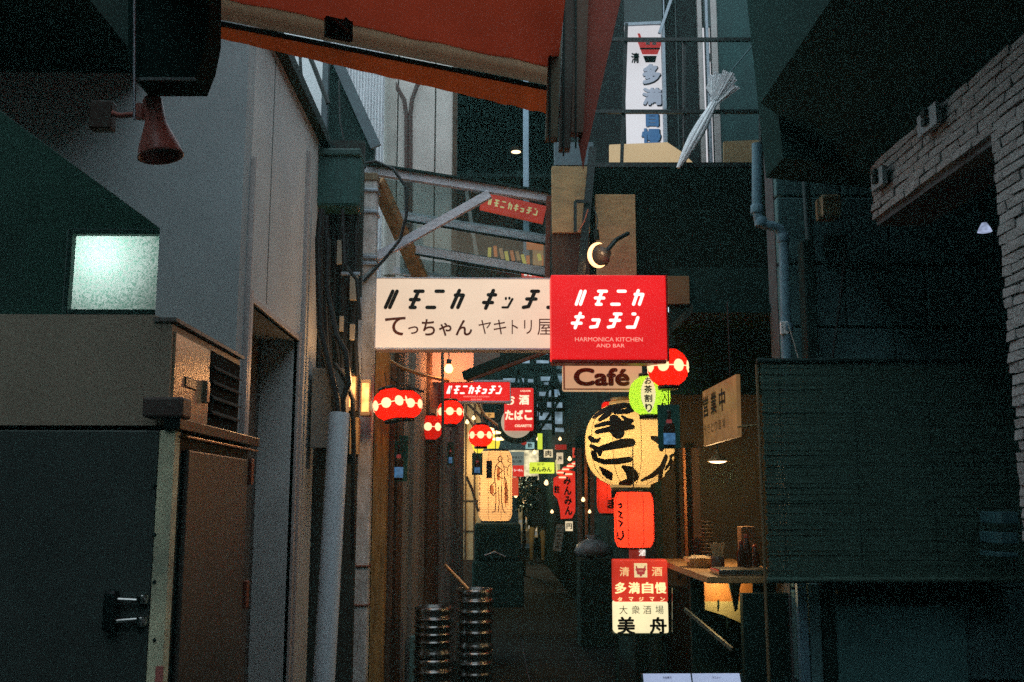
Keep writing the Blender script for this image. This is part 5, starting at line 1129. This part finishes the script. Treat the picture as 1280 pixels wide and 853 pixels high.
# lit floor sign (and its twin behind)
def floor_sign(px0, py0, px1, py1, Y, label, full=True):
    k = S(1, Y)*(px1-px0)/67; x0, x1 = at(px0, py0, Y).x, at(px1, py0, Y).x; z1, z0 = at((px0+px1)/2, py0, Y).z, at((px0+px1)/2, py1, Y).z; cx = (x0+x1)/2
    o = thing('floor_sign', (cx, Y+.06, 0), label, 'sign', 'sake signs standing in the lane'); zm = z1-(z1-z0)*.575
    MB().bev(x0, x1, Y, Y+.12, z0, zm, .012).build('lower_face', em('fs_cream', (1, .86, .50), 1.0, var=.1), o)
    MB().bev(x0, x1, Y-.0005, Y+.12, zm+.0005, z1, .008).build('upper_face', em('fs_red', (.60, .035, .018), .9, var=.3), o)
    MB().bev(x0-.01, x1+.01, Y+.02, Y+.13, z0-.02, z0-.001, .004).build('base_tray', DARK, o)
    for x in (x0+.02, x1-.02): MB().bev(x-.01, x+.01, Y+.04, Y+.1, .004, z0-.02, .002).build('leg', DARK, o)
    def P(fx, fy): return Vector((cx+fx*k, Y-.001, z1-fy*k))
    CRM = em('letter_gold', (.95, .62, .28), .8); m = MB()
    write(m, '清', P(-20, 14), RX, UP, 12*k, 11*k, .02); write(m, '酒', P(20, 14), RX, UP, 13*k, 11*k, .02); m.build('small_lettering', CRM, o)
    m = MB(); m.bev(cx-8*k, cx+8*k, Y-.004, Y-.001, z1-21*k, z1-4*k, .001); m.build('emblem_field', em('patch_cream2', (.9, .72, .38), .8), o)
    m = MB(); vs, fs = ink_strokes([((1.4*k, 2.4*k), [(-5.5*k, 5*k), (-4*k, -1*k)]), ((1.4*k, 2.4*k), [(5.5*k, 5*k), (4*k, -1*k)]), (3.2*k, [(-5*k, 1*k), (5*k, 1*k)]), (4*k, [(-3*k, -3*k), (3*k, -3*k)]), (3*k, [(0, -3*k), (0, -6*k)])])
    m.add([P(0, 12.5)+Vector((x, -.006-z, y)) for x, y, z in vs], fs); m.build('emblem', REDL, o)
    m = MB()
    for ch, fx in zip('多満自慢', (-25, -8.5, 8, 24)): write(MB(), ch, P(fx, 33.5), RX, UP, 14*k, 13.5*k, .03).build('large_character', em('letter_yellow', (1, .80, .38), 1.15), o)
    m = MB()
    for ch, fx in zip('タマジマン', (-26, -12.5, 0, 13, 26)): write(m, ch, P(fx, 47), RX, UP, 5.6*k, 5*k, .02)
    m.build('kana_lettering', em('letter_yellow', (1, .80, .38), 1.15), o)
    m = MB()
    for ch, fx in zip('大衆酒場', (-22, -7, 7, 22)): write(m, ch, P(fx, 59.5), RX, UP, 10*k, 10*k, .0)
    m.build('green_lettering', mat('grey_green_ink', (.16, .20, .12), .7, bump=0), o)
    write(MB(), '美', P(-19, 78), RX, UP, 22*k, 21*k, .035).build('black_character', INK, o); write(MB(), '舟', P(20, 78), RX, UP, 21*k, 20*k, .035).build('black_character', INK, o)
    return o
floor_sign(767, 700, 834, 792, 6.4, 'bright red and cream sake sign glowing on the lane floor')
b2 = thing('rear_sake_sign', (at(810, 690, 7.4).x, 7.45, 0), 'second sake sign mostly hidden behind the bright floor sign', 'sign')
rect(m := MB(), 789, 685, 832, 760, 7.4, .1); m.build('face', em('rear_red', (.35, .03, .02), .5), b2)
rect(m := MB(), 817, 686, 831, 697, 7.39, .005, .001); m.build('white_field', em('rear_white', (.6, .55, .45), .8), b2)
m = MB(); write(m, '酒', at(804, 691, 7.385), RX, UP, S(11, 7.4), S(8, 7.4), .03); m.build('lettering', E_WHITE, b2)
m = MB(); m.bar(at(819, 688, 7.38), at(824, 695, 7.38), .006, .006); m.bar(at(829, 688, 7.38), at(824, 695, 7.38), .006, .006); m.build('emblem', REDL, b2)
MB().box(b2.location.x-.1, b2.location.x+.1, 7.42, 7.48, 0, at(800, 760, 7.4).z).build('stand', DARK, b2)

# menu sheets bottom centre
ms = thing('menu_stand', (at(863, 850, 3.6).x, 3.6, 0), 'dark menu stand at the bottom edge with two sheets on it', 'stand')
xa, xb = at(800, 845, 3.6).x, at(926, 845, 3.6).x; zt = at(863, 843, 3.6).z
MB().hexa([(xa, 3.38, zt-.30), (xb, 3.38, zt-.30), (xb, 3.40, zt-.30), (xa, 3.40, zt-.30), (xa, 3.58, zt+.003), (xb, 3.58, zt+.003), (xb, 3.60, zt+.003), (xa, 3.60, zt+.003)]).build('board', DARK, ms)
MB().bev((xa+xb)/2-.02, (xa+xb)/2+.02, 3.5, 3.54, 0, zt-.12, .003).build('leg', DARK, ms)
for i, (x0, x1) in enumerate([(803, 862), (864, 923)]):
    a_, b_ = at(x0, 843, 3.59).x, at(x1, 843, 3.59).x
    sh = thing('menu_sheet', (a_, 3.38, zt-.28), ['left pale blue menu sheet on the dark stand', 'right pale blue menu sheet with a small heading bar'][i], 'menu', 'menu sheets on the stand')
    n_ = Vector((0, -.3, .2)).normalized()*.004
    q = [(a_, 3.40, zt-.27), (b_, 3.40, zt-.27), (b_, 3.582, zt+.003), (a_, 3.582, zt+.003)]
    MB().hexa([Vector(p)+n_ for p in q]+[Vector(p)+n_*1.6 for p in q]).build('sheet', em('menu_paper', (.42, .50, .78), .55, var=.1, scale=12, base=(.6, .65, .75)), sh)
    m = MB(); up_ = Vector((0, .182, .273)).normalized()
    write(m, 'メニュー' if i else 'お品書き', Vector(((a_+b_)/2, 3.575, zt-.010))+n_*1.7, RX, up_, .03, .008, .02)
    for r_ in range(8):
        write(m, 'やきとり 枝豆 冷奴' if r_ % 2 else 'ビール ハイボール', Vector(((a_+b_)/2, 3.575-.013*(r_+1), zt-.010-.0195*(r_+1)))+n_*1.7, RX, up_, .12, .007, 0)
    m.build('print', mat('grey_ink', (.12, .12, .2), .8, bump=0), sh)

# ------------------------------------------------------------------ kegs
def keg(rad, h):
    pr = [(rad*.75, 0), (rad*.95, .003), (rad, .02), (rad*.98, .035), (rad*.9, .05)]
    nb_ = 4
    for i in range(nb_):
        z = .06+(h-.12)*i/nb_; d = (h-.12)/nb_
        pr += [(rad*.93, z), (rad*.93, z+d*.55), (rad*1.0, z+d*.68), (rad*1.0, z+d*.82), (rad*.93, z+d*.95)]
    pr += [(rad*.88, h-.06), (rad*.94, h-.04), (rad*.96, h-.02), (rad*.96, h), (rad*.9, h), (rad*.88, h-.03), (rad*.4, h-.035), (0, h-.035)]
    return pr
KEG = mat('keg_steel', (.26, .26, .25), .25, .95, var=.3, scale=8, bump=.08)
kg = 'steel beer kegs beside the boarded shop front'
kp = None
for (px_, Y, z, rd, lab) in [(594, 6.6, 0, .118, 'lower steel keg of the taller stack'), (594, 6.6, .385, .118, 'upper steel keg of the taller stack'), (542, 6.3, 0, .118, 'lower steel keg of the shorter stack on the left'), (542, 6.3, .385, .118, 'upper steel keg of the shorter stack on the left')]:
    hh = .38
    if px_ == 542 and z > 0: hh = .30
    c = at(px_, 740, Y); o = thing('beer_keg', (c.x, Y, z+.012), lab, 'keg', kg)
    MB().lathe(keg(rd, hh), n=32).build('shell', KEG, o, local=True)
    MB().lathe([(.025, hh-.035), (.025, hh-.01), (0, hh-.01)], n=16).build('valve', BLACK, o, local=True)
MB().tube([at(556, 706, 6.7), at(586, 737, 6.5)], .010, 10).build('handle_bar', BRASS, None, 'bent metal bar leaning onto the taller keg stack', 'bar')
MB().tube([at(556, 706, 6.7), at(554, 620, 6.7), at(553, 440, 6.75)], .010, 10).build('wall_rod', mat('rod_dark', (.1, .09, .08), .5), None, 'thin dark rod running up the boarded shop front', 'rod')

# ------------------------------------------------------------------ mid/far lane
def bx(name, x0, y0, x1, y1, Y, m_, label, cat, d=.06, group=None):
    rect(m := MB(), x0, y0, x1, y1, Y, d); return m.build(name, m_, None, label, cat, group)
# dark bin stack under amber lantern
bn = thing('crate_stack', (at(622, 700, 9.9).x, 9.9, 0), 'dark bulky crates under the tall amber lantern', 'crates')
for (x0, y0, x1, y1) in [(593, 655, 651, 700), (590, 702, 655, 760)]: rect(m := MB(), x0, y0, x1, y1, 9.9, .5, .02); m.build('crate', SOOT, bn)
MB().tube([at(606, 695, 9.7), at(618, 690, 9.7), at(632, 697, 9.7)], .012, 8).build('crate_handle', STEEL, bn)
# yellow round sign behind lantern & ceiling spots
ys = thing('yellow_round_sign', at(612, 555, 10.6), 'bright yellow round sign behind the amber lantern', 'sign')
c = at(607, 552, 10.6); MB().tube([(c.x, 10.6, c.z), (c.x, 10.66, c.z)], S(18, 10.6), 28).build('face', em('yellow_face', (.9, .75, .05), 1.0), ys)
for i, (x, y, s_) in enumerate([(613, 537, 5), (620, 541, 6), (622, 549, 6), (604, 536, 3)]):
    o = thing('spot_bulb', at(x, y, 10.2), ['warm spot bulb in the row above the amber lantern, uppermost', 'warm spot bulb just under the topmost one', 'large warm bulb right above the amber lantern', 'small warm bulb left end of the row over the lantern'][i], 'bulb', 'spot bulbs over the amber lantern')
    MB().lathe([(0, -.02), (S(s_, 10.2), -.01), (S(s_, 10.2), .006), (0, .02)], n=16).build('glow', em('spot_glow', (1, .6, .25), 4), o, local=True)
    MB().lathe([(.03, .02), (.02, .08), (0, .08)], n=12).build('holder', BLACK, o, local=True)
# timber slats by the cream wall (tangled branches)
for i, pts in enumerate([[(585, 505), (600, 520), (615, 545)], [(575, 508), (590, 530), (598, 540)], [(583, 596), (590, 612), (598, 640)], [(598, 505), (606, 520), (622, 532)]]):
    MB().tube([at(x, y, 9.4) for x, y in pts], .013, 8).build('bamboo_pole', [WOOD, BRASS][i % 2], None, ['bamboo pole slanting behind the small red lantern', 'orange-lit pole left of the small red lantern', 'thin pole leaning on the cream wall', 'orange-lit pole above the amber lantern'][i], 'pole', 'thin poles around the cream wall')
# person
pr_ = thing('person', at(672, 699, 21.0), 'person in dark jacket and tan trousers walking head bowed down the lane', 'person')
pr_.location.z = 0.0
def skin_body():
    J = {'hip': (0, 0, .90), 'chest': (.02, -.02, 1.25), 'neck': (.0, -.05, 1.45), 'head': (-.03, -.10, 1.56), 'top': (-.04, -.10, 1.66),
         'lh': (-.10, 0, .86), 'lk': (-.13, -.10, .48), 'la': (-.12, .02, .08), 'lt': (-.13, -.14, .035),
         'rh': (.10, 0, .86), 'rk': (.12, .02, .47), 'ra': (.12, .12, .09), 'rt': (.13, -.03, .035),
         'ls': (-.19, 0, 1.38), 'le': (-.25, -.05, 1.10), 'lw': (-.20, -.24, .98), 'lf': (-.18, -.31, .95),
         'rs': (.22, 0, 1.38), 're': (.30, .02, 1.10), 'rw': (.28, -.12, .90), 'rf': (.27, -.16, .83)}
    rad = {'hip': .15, 'chest': .18, 'neck': .06, 'head': .095, 'top': .085, 'lh': .1, 'lk': .065, 'la': .045, 'lt': .04, 'rh': .1, 'rk': .065, 'ra': .045, 'rt': .04, 'ls': .08, 'le': .06, 'lw': .045, 'lf': .035, 'rs': .08, 're': .06, 'rw': .045, 'rf': .035}
    E = [('hip', 'chest'), ('chest', 'neck'), ('neck', 'head'), ('head', 'top'), ('hip', 'lh'), ('lh', 'lk'), ('lk', 'la'), ('la', 'lt'), ('hip', 'rh'), ('rh', 'rk'), ('rk', 'ra'), ('ra', 'rt'), ('chest', 'ls'), ('ls', 'le'), ('le', 'lw'), ('lw', 'lf'), ('chest', 'rs'), ('rs', 're'), ('re', 'rw'), ('rw', 'rf')]
    ks = list(J); me = bpy.data.meshes.new('body'); me.from_pydata([J[q] for q in ks], [(ks.index(a), ks.index(b)) for a, b in E], [])
    o = bpy.data.objects.new('body', me); COL.objects.link(o); o.parent = pr_
    o.modifiers.new('skin', 'SKIN'); o.modifiers.new('sub', 'SUBSURF').levels = 2; o.modifiers['sub'].render_levels = 2
    for i, q in enumerate(ks): me.skin_vertices[0].data[i].radius = (rad[q], rad[q]*.85); me.skin_vertices[0].data[i].use_root = q == 'hip'
    return o
bo = skin_body()
def zsplit(lo, mid_lo, mid_hi): pass
bmat = bpy.data.materials.new('clothes'); bmat.use_nodes = True; n = bmat.node_tree.nodes; l = bmat.node_tree.links
tcn = n.new('ShaderNodeTexCoord'); spn = n.new('ShaderNodeSeparateXYZ'); l.new(tcn.outputs['Object'], spn.inputs[0])
crn = n.new('ShaderNodeValToRGB'); crn.color_ramp.interpolation = 'CONSTANT'; e_ = crn.color_ramp.elements
e_[0].position = 0; e_[0].color = (.02, .015, .01, 1); e_[1].position = .06; e_[1].color = (.55, .38, .14, 1)
for p_, c_ in [(.50, (.012, .015, .018, 1)), (.86, (.35, .2, .13, 1)), (.915, (.012, .01, .009, 1))]: x = e_.new(p_); x.color = c_
dvn = n.new('ShaderNodeMath'); dvn.operation = 'DIVIDE'; dvn.inputs[1].default_value = 1.7; l.new(spn.outputs['Z'], dvn.inputs[0]); l.new(dvn.outputs[0], crn.inputs[0])
l.new(crn.outputs[0], n['Principled BSDF'].inputs['Base Color']); n['Principled BSDF'].inputs['Roughness'].default_value = .9
bo.data.materials.append(bmat)
# jacket shell and hair as clothing
m = MB(); m.lathe([(.21, .80), (.22, .95), (.225, 1.15), (.215, 1.32), (.15, 1.44), (.07, 1.49)], n=20); m.v = [Vector((v.x*1.05+.01, v.y*.8-.01, v.z)) for v in m.v]; m.build('jacket', mat('dark_jacket', (.012, .015, .02), .9), pr_, local=True)
m = MB(); m.lathe([(.0, -.12), (.09, -.09), (.112, .0), (.095, .07), (.05, .11), (0, .12)], (-.035, -.08, 1.58), n=16); m.build('hair', mat('black_hair', (.01, .009, .008), .8), pr_, local=True)
MB().bev(.13, .30, -.10, .12, .84, 1.18, .03).build('shoulder_bag', mat('dark_bag', (.015, .015, .015), .7), pr_, local=True)
lamp((0.25, 19.4, 2.1), 40, (1, .8, .5), .1)  # unseen lamp, added to brighten the walking person

# far lit shops, left
LW = em('far_white_glow', (1, .88, .62), .9, var=.7, scale=14)
bx('far_shop_window', 636, 563, 712, 600, 24, em('far_window', (.95, .80, .48), .75, var=.8, scale=7), 'pale lit shop window at the far end of the lane', 'window', .1)
bx('far_shop_window', 648, 600, 672, 672, 24.5, em('far_window2', (.30, .22, .10), .5, var=.9, scale=5), 'dim lit shop front behind the walking person', 'window', .1)
for i in range(16):
    x = 648+random.random()*22; y = 640+random.random()*28-(5 if i % 2 else 0)
    bx('display_item', x, y, x+random.uniform(2, 4.5), y+random.uniform(2, 4.5), 23.2-i*.05, [em('it_white', (1, .9, .7), .9), em('it_warm', (.9, .5, .2), .6), em('it_grey', (.4, .42, .4), .4)][i % 3], 'small bright goods on display far down the lane left of the walking person', 'goods', .05, 'goods on display far down the lane')
bx('display_table', 650, 664, 668, 680, 22.8, mat('pale_table', (.55, .5, .4), .6), 'pale display table far down the lane left of the person', 'table', .3)
gs = bx('grey_round_sign', 638, 565, 655, 584, 14.5, em('gs_grey', (.22, .28, .25), .6), 'grey green sign with black writing above the small red sign', 'sign')
m = MB(); write(m, 'やきとり', at(646.5, 572, 14.49), RX, UP, S(13, 14.5), S(3, 14.5), .02); write(m, 'もつ焼', at(646.5, 577, 14.49), RX, UP, S(11, 14.5), S(3.5, 14.5), .02); m.build('lettering', INK, gs)
r2 = bx('small_lit_sign', 641, 582, 655, 596, 14.0, em('rs_red', (.72, .03, .02), .9), 'little red sign right of the amber lantern', 'sign')
m = MB(); write(m, 'らーめん', at(648, 588, 13.99), RX, UP, S(11, 14), S(3, 14), .03); m.build('lettering', E_WHITE, r2)
bx('red_banner', 640, 597, 648, 620, 13.8, em('bn_red', (.75, .08, .03), .8), 'narrow red banner hanging beside the amber lantern', 'banner', .02)
gm_ = thing('green_noodle_sign', at(676, 592, 15.5), 'yellow-green lit sign with black hiragana deep in the lane', 'sign')
rect(m := MB(), 662, 578, 693, 592, 15.5, .15, .01); m.build('lightbox', em('lime_face', (.70, .85, .06), .95), gm_)
m = MB(); write(m, 'みんみん', at(677, 587, 15.49), RX, UP, S(25, 15.5), S(6, 15.5), .03); write(m, '餃子', at(676, 580.6, 15.49), RX, UP, S(9, 15.5), S(3, 15.5), .0); m.build('lettering', INK, gm_)
m = MB(); m.prism([at(694, 576, 15.3), at(697, 571, 16.5), at(698, 589, 16.5), at(695, 591, 15.3)], (1, 0, 0), .03); m.build('side_face', em('lime_side', (.7, .68, .3), .6), gm_)
# red banner minmin
rbn = thing('red_noodle_banner', at(706, 650, 13.5), 'ragged red banner with black brush hiragana at the lane side', 'banner')
m = MB(); m.prism([at(x, y, 13.5) for x, y in [(692, 598), (697, 595), (702, 597), (712, 588), (720, 590), (719, 640), (715, 648), (701, 649), (700, 636), (697, 624), (692, 618)]], (0, 1, 0), .03); m.build('cloth', em('banner_red', (.78, .03, .015), .85, var=.2, scale=5), rbn)
m = MB()
for i, ch in enumerate('みんみん'): write(m, ch, at(709+i*.6, 601+i*12.5, 13.5), RX, UP, S(9.5, 13.5), S(11, 13.5), .05)
write(m, '餃', at(696, 612, 13.5), RX, UP, S(7, 13.5), S(10, 13.5), .05); m.build('lettering', INK, rbn)
for i, (x, y) in enumerate([(700, 594), (707, 590), (713, 586), (719, 583), (703, 600), (711, 596)]):
    o = thing('tiny_red_lantern', at(x, y-3, 13.2), ['leftmost', 'second from left, lower row', 'upper middle', 'highest and rightmost', 'lowest', 'lower right'][i]+' tiny red lantern above the ragged red banner', 'lantern', 'tiny red lanterns above the banner')
    MB().lathe(round_prof(.045, .07, ribs=5, top=.5), n=14, cap=True).build('paper_shell', em('tiny_red', (.85, .05, .02), 1.0), o, local=True)
    MB().lathe([(.02, -.012), (.0475, -.01), (.0475, .01), (.02, .012)], n=14).build('band', em('tiny_cream', (1, .7, .4), 1.2), o, local=True)
bx('red_eaves_sign', 694, 556, 716, 562, 15, em('dim_red', (.5, .03, .02), .55), 'dim red strip sign above the tiny lanterns', 'sign')
for i, (x, y) in enumerate([(642, 551), (649, 552), (655, 554)]):
    MB().lathe(round_prof(.035, .05, ribs=4, top=.4), at(x, y, 12.5), n=14).build('red_bauble', em('dim_red', (.5, .03, .02), .55), None, ['leftmost red bauble under the tobacco sign', 'middle red bauble under the tobacco sign', 'rightmost red bauble under the tobacco sign'][i], 'ornament', 'red baubles under the tobacco sign')
# menu board leaning
bdm = thing('chalk_menu_board', at(697, 689, 12.5), 'grey leaning menu board with white writing below the red banner', 'board')
m = MB(); m.prism([at(696, 655, 12.5), at(706, 656, 12.5), at(701, 690, 12.3), at(691, 688, 12.3)], (0, 1, 0), .03); m.build('panel', mat('board_grey', (.3, .3, .27), .6), bdm)
for i in range(6): MB().bar(at(697-i*.7, 661+i*4.5, 12.3), at(703-i*.7, 661+i*4.5, 12.3), .01).build('written_line', INK, bdm)
# yellow hanging strip, plants with lights
bx('yellow_streamer', 672, 542, 678, 562, 14.2, em('lime_face', (.7, .85, .06)), 'yellow-green streamer hanging over the lime sign', 'streamer', .02)
pt = thing('potted_shrub', at(655, 640, 18), 'dark leafy shrub with tiny lights left of the walking person', 'plant')
LEAF = mat('dark_leaf', (.03, .07, .04), .6)
m = MB()
for i in range(420):
    c = at(646+random.random()*26, 596+random.random()*44, 18+random.uniform(-.3, .3)); a_ = Vector((random.uniform(-1, 1), random.uniform(-1, 1), random.uniform(-1, 1))).normalized()*.05; b_ = a_.orthogonal().normalized()*.02
    m.add([c-a_, c-b_, c+a_, c+b_], [(0, 1, 2, 3)])
m.build('foliage', LEAF, pt, kind='stuff', fix=False)
MB().tube([(pt.location.x, 18, 0), (pt.location.x, 18, 1.2)], .03, 8).build('stem', WOODD, pt)
m = MB()
for i in range(9): m.lathe([(0, -.012), (.012, 0), (0, .012)], at(647+random.random()*22, 598+random.random()*38, 17.6), 6)
m.build('fairy_light', em('fairy', (.9, 1, .6), .8), pt)
# plastic bag
bag = MB(); tmp = MB().lathe([(0, 0), (.10, .02), (.13, .07), (.11, .13), (.06, .17), (.03, .19), (.05, .22), (0, .22)], n=18)
bag.add([Vector((v.x*1.4+random.uniform(-.008, .008), v.y+random.uniform(-.008, .008), v.z)) +Vector((at(741, 690, 9.5).x, 9.5, at(741, 699, 9.5).z)) for v in tmp.v], tmp.f, True)
bag.build('plastic_bag', mat('white_plastic_bag', (.13, .16, .17), .3, var=.4, scale=20, bump=.5), None, 'crumpled pale plastic bag on a dark crate right of the lane', 'bag')
sc2 = thing('bag_crate', (at(741, 720, 9.6).x, 9.6, 0), 'dark crate carrying the pale plastic bag', 'crate')
MB().bev(at(722, 720, 9.6).x, at(762, 720, 9.6).x, 9.35, 9.75, 0.01, at(741, 699, 9.5).z-.003, .01).build('body', SOOT, sc2)
# shadowy stools and facade strips on the right side of the lane
for i, (x0, x1, m_) in enumerate([(722, 728, WOODD), (731, 735, mat('copper_strip', (.4, .16, .06), .35, .6)), (738, 746, WOODD), (855, 859, mat('copper_strip', (.4, .16, .06))), (866, 876, WOODD)]):
    Yx = 11 if x0 < 800 else 6.9
    rect(m := MB(), x0, 560 if x0 < 800 else 560, x1, 700, Yx, .04); m.build('door_strip', m_, None, ['dark door stile left of the copper edge deep in the lane', 'copper coloured door edge deep in the lane', 'dark door stile beside the giant lantern', 'copper coloured strip left of the counter lamp', 'dark wooden strip left of the counter lamp'][i], 'door strip')
bx('far_door', 720, 545, 750, 720, 11.1, SOOT, 'dark door on the right of the lane behind the giant lantern', 'door', .06)
lamp(at(733, 600, 10.6), 1.0, (1, .35, .12), .05)
lamp(at(560, 640, 7.2)+Vector((.35, 0, 0)), .8, (1, .55, .25), .1) if False else None

# more small lit things along the far lane
FARS = [(606, 516, 618, 522, 12.0, 'far_warm', (.9, .45, .12), 'small amber sign above the yellow round sign', 'か'),
 (716, 560, 728, 572, 12.6, 'far_red', (.8, .06, .03), 'small square red sign left of the giant lantern', '串'),
 (722, 578, 731, 604, 12.2, 'far_warm', (.9, .45, .12), 'narrow amber sign strip left of the giant lantern', '酒'),
 (657, 553, 668, 561, 15.2, 'far_cool', (.35, .6, .6), 'pale bluish sign above the lime sign', '飲'),
 (680, 562, 691, 572, 16.0, 'far_cream', (1, .8, .5), 'cream lit sign right above the lime sign', '肉'),
 (696, 566, 704, 580, 14.6, 'far_cream', (1, .8, .5), 'cream lit sign touching the tiny red lanterns', '丼'),
 (648, 538, 656, 546, 13.5, 'far_warm', (.9, .45, .12), 'amber sign tucked below the white disc', '焼'),
 (707, 652, 716, 664, 12.0, 'far_cream', (1, .8, .5), 'small cream price sign under the ragged red banner', '円')]
for x0, y0, x1, y1, Y, mn, c_, lab, ch in FARS:
    o = bx('small_shop_sign', x0, y0, x1, y1, Y, em(mn, c_, .75, var=.3, scale=8), lab, 'sign', .05)
    m = MB(); s_ = min(x1-x0, y1-y0)*.75; write(m, ch, at((x0+x1)/2, (y0+y1)/2, Y), RX, UP, S(s_, Y), S(s_, Y), .03); m.build('lettering', INK, o)
BULBS = [(628, 548, 11.8, 3), (584, 528, 9.6, 2.5), (592, 523, 9.9, 2.5), (668, 566, 16, 2.5), (673, 549, 17, 2.5), (700, 549, 14, 2), (728, 552, 12, 2), (737, 640, 10.8, 2), (729, 625, 10.9, 2.5), (712, 574, 14, 2.5), (683, 604, 20, 3), (656, 628, 20.5, 2.5), (645, 620, 19.5, 2.5), (690, 640, 17, 2)]
LABB = ['warm bulb right of the row over the amber lantern', 'small warm bulb left of the small red lantern string', 'small warm bulb above the small red lantern', 'warm bulb above the lime sign, left end', 'warm bulb by the yellow streamer', 'warm bulb over the dim red strip sign', 'warm bulb beside the giant lantern shoulder', 'low warm bulb on the far right door', 'warm bulb midway down the far right door', 'warm bulb left of the tiny lanterns', 'warm bulb above the walking person', 'low bulb left of the walking person', 'bulb over the dark shrub', 'bulb behind the leaning menu board']
for (x, y, Y, r_), lab in zip(BULBS, LABB):
    o = thing('shop_bulb', at(x, y, Y), lab, 'bulb', 'warm bulbs along the lane')
    q = S(r_, Y); MB().lathe([(0, -q), (q*.8, -q*.6), (q, 0), (q*.6, q*.8), (q*.3, q*1.3)], n=12).build('glass_bulb', em('shop_bulb_glow', (1, .62, .28), 3), o, local=True)
    MB().lathe([(q*.4, q*1.3), (q*.4, q*2), (0, q*2.1)], n=10).build('socket', BLACK, o, local=True)
lamp(at(690, 600, 15), 5, (1, .7, .35), .1)

# ------------------------------------------------------------------ thin teal volume added to lift the blacks and halo the lamps
hz = MB().box(-70, 70, -40, 130, -1.2, 13).build('lift_haze', None, kind='stuff')
hz.data.materials.clear()
hm = bpy.data.materials.new('lift_haze'); hm.use_nodes = True; n = hm.node_tree.nodes; n.remove(n['Principled BSDF'])
pv = n.new('ShaderNodeVolumePrincipled'); pv.inputs['Color'].default_value = (.40, .94, .85, 1); pv.inputs['Density'].default_value = .0055
pv.inputs['Anisotropy'].default_value = .2
hm.node_tree.links.new(pv.outputs[0], n['Material Output'].inputs['Volume']); hz.data.materials.append(hm)
